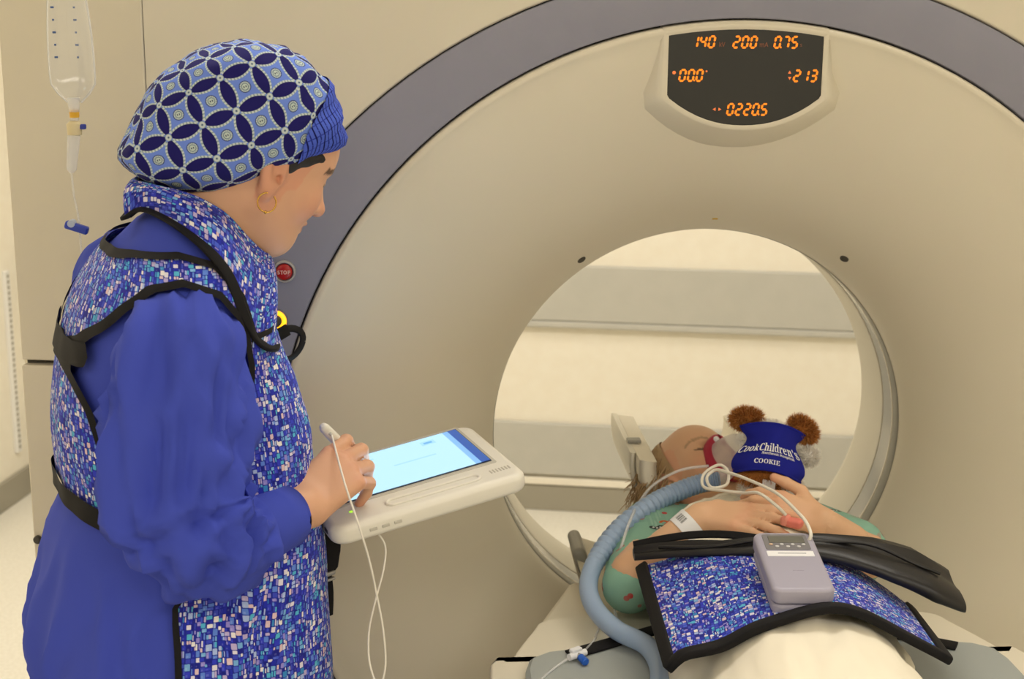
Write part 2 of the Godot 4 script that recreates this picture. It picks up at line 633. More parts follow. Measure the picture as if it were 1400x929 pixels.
func _ready() -> void:
	# camera
	var cam := Camera3D.new()
	cam.name = "camera"
	var yaw := 0.0658
	var pitch := 0.2287
	var roll := 0.0073
	var fw := Vector3(sin(yaw) * cos(pitch), -sin(pitch), -cos(yaw) * cos(pitch))
	var rt := Vector3(cos(yaw), 0, sin(yaw))
	var up := rt.cross(fw)
	cam.transform = Transform3D(Basis(rt * cos(roll) + up * sin(roll), up * cos(roll) - rt * sin(roll), -fw), Vector3(-0.4746, 1.7164, 2.3669))
	cam.fov = rad_to_deg(2.0 * atan(464.5 / 2000.0))
	var lens := CameraAttributesPhysical.new()
	lens.frustum_focal_length = 12.0 * 2000.0 / 464.5
	lens.frustum_near = 0.05
	lens.frustum_far = 50.0
	lens.frustum_focus_distance = 1.9
	lens.exposure_aperture = 8.0
	cam.attributes = lens
	cam.current = true
	add_child(cam)
	# environment: a closed room, so the sky gives next to nothing
	var env := Environment.new()
	env.background_mode = Environment.BG_COLOR
	env.background_color = Color(0.02, 0.02, 0.02)
	env.tonemap_mode = Environment.TONE_MAPPER_LINEAR
	env.tonemap_exposure = EXPOSURE
	env.sdfgi_enabled = true
	env.ssao_enabled = true
	env.ssil_enabled = true
	var we := WorldEnvironment.new()
	we.name = "world_environment"
	we.environment = env
	add_child(we)
	make_materials()
	# ceiling lights: recessed troffers, room coordinates (across, along)
	for q in LIGHTS:
		ceiling_light(q[0], q[1], q[2], q[3])
	build_room()
	build_gantry()
	build_table()
	build_bedding()
	build_child()
	build_plush()
	build_hose_and_cables()
	build_oximeter()
	build_nurse()
	build_tablet()
	build_drip()

const EXPOSURE := 1.05
# x, z in room coordinates, energy, which one
const LIGHTS := [
	[-0.9, 1.2, 0.75, "ceiling light panel above the far left corner beyond the scanner"],
	[1.2, 1.2, 0.75, "ceiling light panel beyond the scanner on the bed side"],
	[0.80, 2.35, 1.5, "ceiling light panel straight above the scanner ring"],
	[-0.65, 2.2, 1.9, "ceiling light panel above the scanner's side cover near the drip bag"],
	[0.9, 5.4, 1.1, "ceiling light panel above the foot end of the scanner bed"],
	[2.2, 5.1, 1.6, "ceiling light panel by the wall on the bed's far side"],
	[-0.9, 5.2, 0.7, "ceiling light panel behind the nurse by the near wall"],
]

func ceiling_light(x: float, z: float, energy: float, label: String) -> void:
	var t := thing("ceiling_light_panel", label, "ceiling light", room * Vector3(x, 2.7, z), "recessed ceiling light panels")
	t.rotation.y = -0.2
	var f := MB.new()
	f.add(at_box(Vector3(1.24, 0.03, 0.04), Vector3(0, -0.01, 0.30)))
	f.add(at_box(Vector3(1.24, 0.03, 0.04), Vector3(0, -0.01, -0.30)))
	f.add(at_box(Vector3(0.04, 0.03, 0.56), Vector3(0.60, -0.01, 0)))
	f.add(at_box(Vector3(0.04, 0.03, 0.56), Vector3(-0.60, -0.01, 0)))
	part("frame", f, M.white_metal, t)
	part("diffuser_light", at_box(Vector3(1.16, 0.012, 0.56), Vector3(0, -0.006, 0)), M.panel_glow, t)
	var l := AreaLight3D.new()
	l.name = "panel_light"
	l.area_size = Vector2(1.14, 0.54)
	l.light_color = Color(1.0, 0.985, 0.962)
	l.light_energy = energy
	l.area_range = 12.0
	l.area_attenuation = 2.0
	l.shadow_enabled = true
	l.position = Vector3(0, -0.02, 0)
	l.rotation.x = -PI / 2
	t.add_child(l)

func in_room(o: Node3D, at: Vector3) -> Node3D:
	o.transform = Transform3D(room.basis, room * at)
	return o

func build_room() -> void:
	# inside faces: far wall z = 0, left wall x = -1.87, right wall x = 3.1, near wall z = 6.4, ceiling y = 2.7
	in_room(structure("floor", rbox(Vector3(5.4, 0.2, 6.9), 0.001, 1), M.floor), Vector3(0.615, -0.1, 3.2))
	in_room(structure("ceiling", rbox(Vector3(5.4, 0.2, 6.9), 0.001, 1), M.ceiling), Vector3(0.615, 2.8, 3.2))
	in_room(structure("wall_far", rbox(Vector3(5.4, 2.7, 0.2), 0.001, 1), M.wall), Vector3(0.615, 1.35, -0.1))
	in_room(structure("wall_near", rbox(Vector3(5.4, 2.7, 0.2), 0.001, 1), M.wall), Vector3(0.615, 1.35, 6.5))
	in_room(structure("wall_left", rbox(Vector3(0.2, 2.7, 6.4), 0.001, 1), M.wall), Vector3(-1.97, 1.35, 3.2))
	in_room(structure("wall_right", rbox(Vector3(0.2, 2.7, 6.4), 0.001, 1), M.wall), Vector3(3.2, 1.35, 3.2))
	# grey wall guards, trim strip and skirting on the far wall
	for q in [[0.67, 0.86, 0.022], [0.13, 0.315, 0.022]]:
		var g := structure("trim_1" if q[0] > 0.5 else "trim_2", rbox(Vector3(4.96, q[1] - q[0], q[2]), 0.006, 3), M.rail)
		in_room(g, Vector3(0.615, (q[0] + q[1]) / 2, q[2] / 2))
	in_room(structure("trim_3", rbox(Vector3(4.96, 0.02, 0.03), 0.004, 2), M.rail), Vector3(0.615, 0.66, 0.015))
	in_room(structure("trim_4", rbox(Vector3(4.96, 0.026, 0.02), 0.004, 2), M.wall), Vector3(0.615, 0.107, 0.01))
	in_room(structure("baseboard_far", rbox(Vector3(4.96, 0.09, 0.014), 0.004, 2), M.base), Vector3(0.615, 0.045, 0.007))
	in_room(structure("baseboard_left", rbox(Vector3(0.014, 0.10, 6.38), 0.004, 2), M.base), Vector3(-1.863, 0.05, 3.2))
	in_room(structure("baseboard_right", rbox(Vector3(0.014, 0.10, 6.38), 0.004, 2), M.base), Vector3(3.093, 0.05, 3.2))
	in_room(structure("baseboard_near", rbox(Vector3(4.96, 0.10, 0.014), 0.004, 2), M.base), Vector3(0.615, 0.05, 6.393))
	# slotted wall standard on the left wall
	var t := thing("slotted_wall_standard", "narrow white slotted metal strip fixed upright on the wall beyond the scanner", "wall strip", room * Vector3(-1.87, 0.17, STRIP_Z))
	t.rotation.y = -0.2
	part("channel", at_box(Vector3(0.014, 0.64, 0.03), Vector3(0.007, 0.32, 0), 0.002), M.white_metal, t)
	var slot_mesh := at_box(Vector3(0.002, 0.012, 0.012), Vector3.ZERO, 0.0008).mesh()
	for k in 32:
		var o := part("slot", slot_mesh, M.base, t)
		o.position = Vector3(0.0145, 0.02 + k * 0.0194, 0)

const STRIP_Z := 0.175

# ------------------------------------------------------------------ CT scanner
const FACE := 0.2426
const DISH := 0.691

func dish_z(r: float) -> float:
	var t := clampf((DISH - r) / (DISH - 0.35), 0.0, 1.0)
	return FACE * pow(maxf(1.0 - pow(t, DISH_P), 0.0), 1.0 / DISH_P)
const DISH_P := 1.7

func build_gantry() -> void:
	var g := thing("ct_scanner", "cream ring-shaped medical scanner with slate blue arch and open bore", "scanner", Vector3(0, 0, 0))
	var up1 := Transform3D(Basis.IDENTITY, Vector3(0, 1, 0))
	# funnel, from the rim inwards
	var prof := [Vector2(DISH - 0.0015, FACE - 0.02), Vector2(DISH - 0.0018, FACE - 0.004), Vector2(DISH - 0.004, FACE + 0.001), Vector2(DISH - 0.008, FACE + 0.003), Vector2(DISH - 0.013, FACE + 0.0025), Vector2(DISH - 0.019, FACE - 0.002)]
	for k in 40:
		var a := (k + 1.0) / 40.0
		var r := DISH - 0.019 - (DISH - 0.019 - 0.35) * (1.0 - pow(1.0 - a, 1.7))
		prof.append(Vector2(r, minf(dish_z(r), FACE - 0.002 - 0.004 * minf(a * 6.0, 1.0))))
	part("front_funnel", lathe(prof, 160).moved(up1), M.cream, g)
	# slate arch ring between the funnel and the outer cover
	var ring_pts := 160
	var rows := []
	var oc := Vector2(0, 0.934)
	for q in [[0.0, -0.025], [0.0, -0.004], [0.022, 0.0], [0.5, 0.0], [0.978, 0.0], [1.0, -0.004], [1.0, -0.025]]:
		var ring := PackedVector3Array()
		for k in ring_pts:
			var a := TAU * k / ring_pts
			var d := Vector2(cos(a), sin(a))
			var pin := Vector2(0, 1) + d * (DISH + 0.0008)
			var pout := oc + d * (0.831 - 0.0008)
			var p: Vector2 = pout.lerp(pin, q[0])
			ring.append(Vector3(p.x, p.y, FACE + q[1]))
		rows.append(ring)
	part("arch_ring", grid(rows, true), M.slate, g)
	# dark joint behind the gaps
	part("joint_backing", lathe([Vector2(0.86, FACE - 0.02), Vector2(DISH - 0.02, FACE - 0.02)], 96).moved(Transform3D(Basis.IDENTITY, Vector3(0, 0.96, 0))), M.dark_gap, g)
	# flat front cover with the round opening
	rows = []
	for q in [0, 1, 2, 3]:
		var ring := PackedVector3Array()
		for k in ring_pts:
			var a := TAU * k / ring_pts
			var d := Vector2(cos(a), sin(a))
			var hit := 9.0
			if absf(d.x) > 1e-6: hit = minf(hit, 0.855 / absf(d.x))
			if d.y > 1e-6: hit = minf(hit, (2.02 - oc.y) / d.y)
			if d.y < -1e-6: hit = minf(hit, (oc.y - 0.06) / -d.y)
			var far := maxf(hit, 0.835)
			var rr: float = [far, 0.836, 0.8318, 0.8318][q]
			var p := oc + d * rr
			ring.append(Vector3(clampf(p.x, -0.855, 0.855), p.y, FACE + [0.0, 0.0, -0.004, -0.03][q]))
		rows.append(ring)
	part("front_cover", grid(rows, true), M.cream, g)
	# angled side covers, upper and lower, and the body behind
	for s in [-1.0, 1.0]:
		var dirv := Vector3(cos(0.1745) * s, 0, -sin(0.1745))
		var nrm := Vector3(sin(0.1745) * s, 0, cos(0.1745))
		for q in [[1.187, 2.02, 0.0], [0.06, 1.180, 0.003]]:
			var b := Basis(dirv * s, Vector3.UP, nrm)
			var pos: Vector3 = Vector3(0.8554 * s, (q[0] + q[1]) / 2, FACE) + dirv * 0.1065 - nrm * (0.0188 - q[2])
			part("side_cover", rbox(Vector3(0.2115, q[1] - q[0], 0.04), 0.003, 3).moved(Transform3D(b, pos)), M.cream_side, g)
		part("side_wall", rbox(Vector3(0.05, 1.96, 0.70), 0.02, 4).moved(Transform3D(Basis.IDENTITY, Vector3(1.045 * s, 1.04, -0.16))), M.cream_side, g)
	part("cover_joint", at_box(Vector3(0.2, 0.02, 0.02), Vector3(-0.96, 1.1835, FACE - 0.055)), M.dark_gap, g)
	part("top_cover", rbox(Vector3(2.1, 0.03, 0.72), 0.01, 3).moved(Transform3D(Basis.IDENTITY, Vector3(0, 2.02, -0.14))), M.cream_side, g)
	part("plinth", rbox(Vector3(2.0, 0.08, 0.66), 0.01, 2).moved(Transform3D(Basis.IDENTITY, Vector3(0, 0.04, -0.14))), M.base, g)
	var knob := part("cover_screw", lathe([Vector2(0.0065, -0.004), Vector2(0.0065, 0.002), Vector2(0.005, 0.004), Vector2(0.0001, 0.004)], 14), M.dark_gap, g)
	knob.transform = Transform3D(facing(Vector3(-0.17, 0, 1)), Vector3(-1.058, 0.905, 0.214))
	# bore: lip, grey ring, glossy film window, white liner, rear funnel
	part("bore_lip", lathe([Vector2(0.35, 0.0), Vector2(0.3495, -0.004)], 120).moved(up1), M.cream, g)
	part("bore_ring", lathe([Vector2(0.353, -0.0045), Vector2(0.3485, -0.0055), Vector2(0.348, -0.030), Vector2(0.352, -0.032)], 120).moved(up1), M.ring_grey, g)
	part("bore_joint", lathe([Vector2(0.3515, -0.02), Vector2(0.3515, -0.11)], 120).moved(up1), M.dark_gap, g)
	part("film_trim", lathe([Vector2(0.351, -0.0335), Vector2(0.3485, -0.0345), Vector2(0.3485, -0.040), Vector2(0.351, -0.041)], 120).moved(up1), M.bore_white, g)
	part("film_window", lathe([Vector2(0.350, -0.041), Vector2(0.3505, -0.06), Vector2(0.3505, -0.075), Vector2(0.350, -0.090)], 120).moved(up1), M.film, g)
	part("bore_liner", lathe([Vector2(0.353, -0.0915), Vector2(0.349, -0.093), Vector2(0.349, -0.215), Vector2(0.351, -0.225), Vector2(0.358, -0.245), Vector2(0.375, -0.275), Vector2(0.41, -0.32), Vector2(0.47, -0.385), Vector2(0.56, -0.455), Vector2(0.66, -0.495), Vector2(0.72, -0.505)], 120).moved(up1), M.bore_white, g)
	rows = []
	for q in 2:
		var ring := PackedVector3Array()
		for k in ring_pts:
			var a := TAU * k / ring_pts
			var d := Vector2(cos(a), sin(a))
			var hit := 9.0
			if absf(d.x) > 1e-6: hit = minf(hit, 1.06 / absf(d.x))
			if d.y > 1e-6: hit = minf(hit, 1.02 / d.y)
			if d.y < -1e-6: hit = minf(hit, 0.94 / -d.y)
			var p: Vector2 = Vector2(0, 1) + d * (0.715 if q == 0 else hit)
			ring.append(Vector3(p.x, p.y, -0.506))
		rows.append(ring)
	part("rear_cover", grid(rows, true), M.cream_side, g)
	# laser ports beside the bore and the small yellow mark above it
	for x in [-0.2135, 0.2135]:
		var r := Vector2(x, 0.312).length()
		var nn := Vector3(-x, -0.312, 0).normalized() * 0.75 + Vector3(0, 0, 0.65)
		var port := part("laser_port", lathe([Vector2(0.0072, -0.002), Vector2(0.0072, 0.001), Vector2(0.006, 0.0016), Vector2(0.0001, 0.0014)], 20), M.dark_gap, g)
		port.transform = Transform3D(facing(nn), Vector3(x, 1.312, dish_z(r)))
	var mk := part("laser_mark", rbox(Vector3(0.009, 0.004, 0.001), 0.0004, 1), paint(Color8(214, 170, 40), 0.5), g)
	mk.transform = Transform3D(facing(Vector3(0, -0.75, 0.65)), Vector3(0, 1.377, dish_z(0.377) + 0.0005))
	build_display(g)
	# emergency stop on the arch
	var st := part("stop_button", lathe([Vector2(0.0165, -0.002), Vector2(0.0165, 0.004), Vector2(0.015, 0.006), Vector2(0.0135, 0.006), Vector2(0.0125, 0.003)], 32), paint(Color8(176, 174, 172), 0.35), g)
	st.position = Vector3(-0.669, 1.326, FACE)
	part("button_cap", lathe([Vector2(0.0118, 0.002), Vector2(0.0118, 0.007), Vector2(0.0105, 0.009), Vector2(0.006, 0.0102), Vector2(0.0001, 0.0104)], 28), paint(Color8(176, 26, 24), 0.3), st, "red domed push button")
	var tx := lettering("STOP", 0.0056, paint(Color8(226, 190, 180), 0.5), st)
	tx.position = Vector3(0, 0, 0.0102)
	# round amber lamp below it
	var lamp := part("indicator_lamp", lathe([Vector2(0.0185, -0.002), Vector2(0.0185, 0.003), Vector2(0.0165, 0.004)], 32), paint(Color8(120, 118, 120), 0.4), g)
	lamp.position = Vector3(-0.684, 1.252, FACE)
	part("lamp_ring_light", lathe([Vector2(0.0165, 0.002), Vector2(0.0158, 0.005), Vector2(0.012, 0.006), Vector2(0.0098, 0.005), Vector2(0.0092, 0.002)], 32), glow(Color8(255, 176, 30), 1.6), lamp, "glowing amber ring")
	part("lamp_cap", lathe([Vector2(0.0092, 0.002), Vector2(0.0088, 0.007), Vector2(0.0001, 0.008)], 24), M.dark_gap, lamp)

func glow(c: Color, e: float) -> StandardMaterial3D:
	var m := paint(c, 0.5)
	m.emission_enabled = true
	m.emission = c
	m.emission_energy_multiplier = e
	return m

func lettering(text: String, height: float, material: Material, parent: Node, bold := true, serif := false, depth := 0.0004) -> MeshInstance3D:
	var t := TextMesh.new()
	var f := SystemFont.new()
	f.font_names = PackedStringArray(["Droid Serif" if serif else "Droid Sans"])
	f.font_weight = 700 if bold else 400
	t.font = f
	t.text = text
	t.font_size = 32
	t.pixel_size = height / 23.0
	t.depth = depth
	t.curve_step = 1.5
	var o := MeshInstance3D.new()
	o.mesh = t
	o.name = "lettering"
	o.material_override = material
	parent.add_child(o, true)
	return o

const SEGMENTS := {"0": "abcdef", "1": "bc", "2": "abged", "3": "abgcd", "4": "fgbc", "5": "afgcd", "7": "abc"}

func segment_digit(ch: String, w: float, h: float) -> MB:
	var m := MB.new()
	var s := h * 0.185
	var slant := 0.16
	for k in SEGMENTS[ch]:
		var a := Vector2.ZERO
		var b := Vector2.ZERO
		match k:
			"a": a = Vector2(0, h); b = Vector2(w, h)
			"g": a = Vector2(0, h / 2); b = Vector2(w, h / 2)
			"d": a = Vector2(0, 0); b = Vector2(w, 0)
			"f": a = Vector2(0, h / 2); b = Vector2(0, h)
			"e": a = Vector2(0, 0); b = Vector2(0, h / 2)
			"b": a = Vector2(w, h / 2); b = Vector2(w, h)
			"c": a = Vector2(w, 0); b = Vector2(w, h / 2)
		var d := (b - a).normalized()
		var nn := Vector2(-d.y, d.x) * s * 0.5
		a += d * s * 0.12; b -= d * s * 0.12
		var poly := PackedVector2Array()
		for p in [a + d * s * 0.1, a + d * s * 0.5 - nn, b - d * s * 0.5 - nn, b - d * s * 0.1, b - d * s * 0.5 + nn, a + d * s * 0.5 + nn]:
			poly.append(Vector2(p.x + p.y * slant, p.y))
		m.add(plate(poly, 0.0006))
	return m

func display_at(px: float, py: float) -> Vector2:
	return Vector2((px + (py - 0.5) * 0.04), py)

func build_display(g: Node3D) -> void:
	var zf := FACE + 0.001
	# outline of the dark glass (metres, x across, y up)
	var o := PackedVector2Array()
	for k in 13:
		var t := k / 12.0
		o.append(Vector2(lerpf(-0.1125, 0.1135, t), 1.672 + 0.010 * (1.0 - pow(2.0 * t - 1.0, 2.0))))
	o.append(Vector2(0.1135, 1.583))
	for k in 17:
		var t := k / 16.0
		o.append(Vector2(lerpf(0.1105, -0.1095, t), 1.578 - 0.0385 * (1.0 - pow(absf(2.0 * t - 1.0), 2.2))))
	o.append(Vector2(-0.1125, 1.583))
	# cream housing: a frame round the glass that runs back to the funnel as a keel
	var rim := PackedVector2Array()
	var c := Vector2(0, 1.61)
	var foot := PackedVector3Array()
	var front := PackedVector3Array()
	var inner := PackedVector3Array()
	for p in o:
		var d := (p - c)
		var q := c + d * Vector2(1.06, 1.08)
		front.append(Vector3(q.x, q.y, zf + 0.002))
		inner.append(Vector3(p.x, p.y, zf + 0.001))
		var e := c + d * Vector2(1.30, 1.05)
		if p.y < 1.66: e.y = c.y + d.y * (1.55 if p.y < 1.578 else 0.9)
		var r := (e - Vector2(0, 1)).length()
		if p.y > 1.66:
			foot.append(Vector3(q.x * 1.02, q.y + 0.003, zf - 0.02))
		else:
			foot.append(Vector3(e.x, e.y, dish_z(r) - 0.002))
	var m := MB.new()
	m.add(grid([foot, lerp_ring(foot, front, 0.55, 0.006), lerp_ring(foot, front, 0.93, 0.004), front, inner], true))
	part("display_housing", m, M.cream, g)
	var disp := part("display_panel", plate(o, 0.012, 0.0008), paint(Color8(34, 35, 34), 0.35), g, "dark glass readout panel")
	disp.position.z = zf + 0.0005
	# readouts: pixel-measured positions on the glass
	for q in [["140", 0.0, 949, 64], ["200", 0.0, 998, 64], ["0.75", 0.0, 1053.6, 64], ["00.0", 0.0, 924.4, 109], ["213", 0.0, 1080, 109], ["0220.5", 0.0, 989, 155]]:
		var b := Vector2((q[2] - 1016.5 + (q[3] - 44.0) * 0.046) * 0.001077, 1.672 - (q[3] - 44.0) * 0.001056)
		var x := 0.0
		var dm := MB.new()
		var prev_dot := false
		for ch in q[0]:
			if ch == ".":
				dm.add(at_box(Vector3(0.0022, 0.0022, 0.0006), Vector3(x - 0.0026, 0.0006, -0.0003), 0.0002))
				continue
			var w := 0.0076
			dm.add(segment_digit(ch, w, 0.0156), Transform3D(Basis.IDENTITY, Vector3(x - (w if ch == "1" and q[0] == "140" else 0.0), 0, 0)))
			x += 0.0124 if not (ch == "1" and q[0] == "140") else 0.0042
		var od := part("readout_display_digits", dm, M.amber, disp, "glowing amber digits")
		od.position = Vector3(b.x, b.y, 0.0012)
	for q in [["kV", 983, 63], ["mA", 1039.5, 63], ["s", 1090, 63]]:
		var b := Vector2((q[1] - 1016.5 + (q[2] - 44.0) * 0.046) * 0.001077, 1.672 - (q[2] - 44.0) * 0.001056)
		var tx := lettering(q[0], 0.0062 if q[0] != "s" else 0.005, M.amber_dim, disp, false)
		tx.position = Vector3(b.x, b.y + 0.003, 0.0008)
	# small arrow and dot symbols
	for q in [[918, 98, "o"], [962, 96, "."], [1075, 97, "u"], [1075, 105, "d"], [972, 147.5, "l"], [979.5, 147.5, "r"]]:
		var b := Vector2((q[0] - 1016.5 + (q[1] - 44.0) * 0.046) * 0.001077, 1.672 - (q[1] - 44.0) * 0.001056)
		var poly := PackedVector2Array()
		var s := 0.0024
		match q[2]:
			"u": poly = PackedVector2Array([Vector2(-s, -s * 0.8), Vector2(s, -s * 0.8), Vector2(0, s)])
			"d": poly = PackedVector2Array([Vector2(-s, s * 0.8), Vector2(0, -s), Vector2(s, s * 0.8)])
			"l": poly = PackedVector2Array([Vector2(s * 0.8, -s), Vector2(s * 0.8, s), Vector2(-s, 0)])
			"r": poly = PackedVector2Array([Vector2(-s * 0.8, -s), Vector2(s, 0), Vector2(-s * 0.8, s)])
			_:
				var rr := 0.0026 if q[2] == "o" else 0.0014
				for k in 10: poly.append(Vector2(cos(TAU * k / 10), sin(TAU * k / 10)) * rr)
		part("symbol_display", plate(poly, 0.0005), M.symbol, disp).position = Vector3(b.x, b.y, 0.001)

func lerp_ring(a: PackedVector3Array, b: PackedVector3Array, t: float, lift := 0.0) -> PackedVector3Array:
	var out := PackedVector3Array()
	for i in a.size(): out.append(a[i].lerp(b[i], t) + Vector3(0, 0, lift * sin(PI * t)))
	return out

# flat strap swept along a path: half width across, half thickness along the normals
func ribbon(pts: Array, nrm, hw, ht: float, caps := true) -> MB:
	var rows := []
	for i in pts.size():
		var d: Vector3 = (pts[min(i + 1, pts.size() - 1)] - pts[max(i - 1, 0)]).normalized()
		var nn: Vector3 = nrm[i] if nrm is Array else nrm
		nn = (nn - d * d.dot(nn)).normalized()
		var b := nn.cross(d).normalized()
		var w: float = hw[i] if hw is Array else hw
		var ring := PackedVector3Array()
		for k in 12:
			var a := TAU * k / 12.0
			var c := cos(a)
			var s := sin(a)
			ring.append(pts[i] + b * w * signf(c) * pow(absf(c), 0.4) - nn * ht * signf(s) * pow(absf(s), 0.6))
		rows.append(ring)
	var m := grid(rows, true)
	# grid winding: make faces point outwards
	if caps:
		cap(m, rows[0], true)
		cap(m, rows[-1])
	return m

func lay_flat(at: Vector3, turn := 0.0) -> Transform3D: # plate() lying with its front up
	return Transform3D(Basis(Vector3.UP, turn) * Basis(Vector3.RIGHT, Vector3.FORWARD, Vector3.UP), at)

func outline_xz(pts: Array) -> PackedVector2Array:
	var o := PackedVector2Array()
	for p in pts: o.append(Vector2(p[0], -p[1]))
	return o

func rows_smooth(half: Array, steps := 4) -> Array:
	var p := []
	for q in half: p.append(Vector3(q[0], 0, q[1]))
	var out := []
	for q in smooth_path(p, steps): out.append([q.x, q.z])
	return out

# symmetric slab: (half width, z) from the foot end to the head end, with a bevelled upper edge
func strip_slab(half: Array, top: float, t: float, b: float) -> MB:
	var rows := []
	for q in half:
		var w: float = q[0]
		var z: float = q[1]
		rows.append(PackedVector3Array([Vector3(-w + b, top - t, z), Vector3(-w, top - t + b * 0.5, z), Vector3(-w, top - b, z), Vector3(-w + b * 0.3, top - b * 0.3, z), Vector3(-w + b, top, z), Vector3(0, top, z), Vector3(w - b, top, z), Vector3(w - b * 0.3, top - b * 0.3, z), Vector3(w, top - b, z), Vector3(w, top - t + b * 0.5, z), Vector3(w - b, top - t, z), Vector3(0, top - t, z)]))
	var m := grid(rows, true)
	cap(m, rows[0], true)
	cap(m, rows[-1])
	return m

func build_table() -> void:
	var t := thing("scanner_bed", "cream motorised patient bed running through the scanner bore", "bed")
	# pedestal and lift housing
	part("pedestal", rbox(Vector3(0.52, 0.56, 1.25), 0.03, 4).moved(Transform3D(Basis.IDENTITY, Vector3(0, 0.28, 1.3))), M.cream_side, t)
	part("lift_housing", rbox(Vector3(0.44, 0.20, 1.7), 0.04, 4).moved(Transform3D(Basis.IDENTITY, Vector3(0, 0.64, 1.25))), M.cream, t)
	# wide flared deck in front of the bore
	var wide := rows_smooth([[0.40, 2.1], [0.40, 0.9], [0.385, 0.60], [0.358, 0.48], [0.305, 0.32], [0.246, 0.17], [0.235, 0.14]])
	part("deck", strip_slab(wide, 0.787, 0.045, 0.012), M.pad_white, t)
	# curved cradle that carries the patient
	var rows := []
	for face in 2:
		rows = []
		for k in 25:
			var a := -1.0 + 2.0 * k / 24.0
			var row := PackedVector3Array()
			for z in [2.0, 1.2, 0.6, 0.3, 0.1, -0.02]:
				row.append(Vector3(a * 0.215, 0.768 + 0.045 * a * a - face * 0.022, z))
			rows.append(row)
		if face == 1: rows.reverse()
		part("cradle" if face == 0 else "cradle_underside", grid(rows), M.pad_white, t)
	# grey side grip on the near rail
	for s in [-1.0, 1.0]:
		part("side_grip", rbox(Vector3(0.022, 0.055, 0.10), 0.010, 4).moved(Transform3D(Basis(Vector3.FORWARD, 0.35 * s), Vector3(0.205 * s, 0.805, 0.055))), M.ring_grey, t)
	# upper layer of padding, its front lip lifting off the deck
	var mid := rows_smooth([[0.385, 1.9], [0.385, 0.62], [0.352, 0.50], [0.312, 0.40], [0.29, 0.365], [0.20, 0.345], [0.13, 0.325]])
	var up := thing("white_pad", "white padded sheet with dark gap under its edge on the bed deck", "pad")
	part("cover", strip_slab(mid, 0.823, 0.013, 0.005), M.pad_white, up)
	var inner := []
	for q in mid: inner.append([q[0] - 0.03, q[1] + 0.035])
	part("lining", strip_slab(inner, 0.8098, 0.0226, 0.001), M.pad_white, up)
	# grey pads either side of the patient
	for s in [-1.0, 1.0]:
		var o := [[0.335, 1.8], [0.335, 0.62], [0.334, 0.56], [0.326, 0.525], [0.30, 0.505], [0.24, 0.492], [0.16, 0.46], [0.15, 1.8]]
		var poly := []
		for q in o: poly.append([q[0] * s, q[1]])
		var g := thing("grey_arm_pad", "grey vinyl pad with black strap %s" % ("beside the breathing hose" if s < 0 else "under the folded black flap"), "pad")
		part("cushion", plate(outline_xz(poly), 0.018, 0.006).moved(lay_flat(Vector3(0, 0.841, 0))), M.pad_grey, g)
		var pts := []
		for k in 6: pts.append(Vector3((0.27 - 0.028 * k) * s, 0.8435, 0.525 - 0.016 * k))
		part("strap", ribbon(pts, Vector3.UP, 0.013, 0.0022), M.black, g)
	# mattress with white sheet
	var mt := thing("mattress", "thin white mattress on the scanner bed under the child", "mattress")
	part("foam", rbox(Vector3(0.34, 0.03, 1.85), 0.012, 4).moved(Transform3D(Basis.IDENTITY, Vector3(0, 0.806, 0.975))), M.linen, mt)

# height of the child's covered body above the bed
func body_top(z: float) -> float:
	var c := [[0.05, 0.90], [0.15, 0.935], [0.3, 0.957], [0.45, 0.962], [0.6, 0.977], [0.74, 0.977], [0.9, 0.958], [1.2, 0.94], [1.45, 0.93], [1.56, 1.0], [1.64, 1.0], [1.72, 0.88]]
	for i in c.size() - 1:
		if z <= c[i + 1][0]:
			var t := clampf((z - c[i][0]) / (c[i + 1][0] - c[i][0]), 0, 1)
			return lerpf(c[i][1], c[i + 1][1], smoothstep(0, 1, t))
	return 0.86

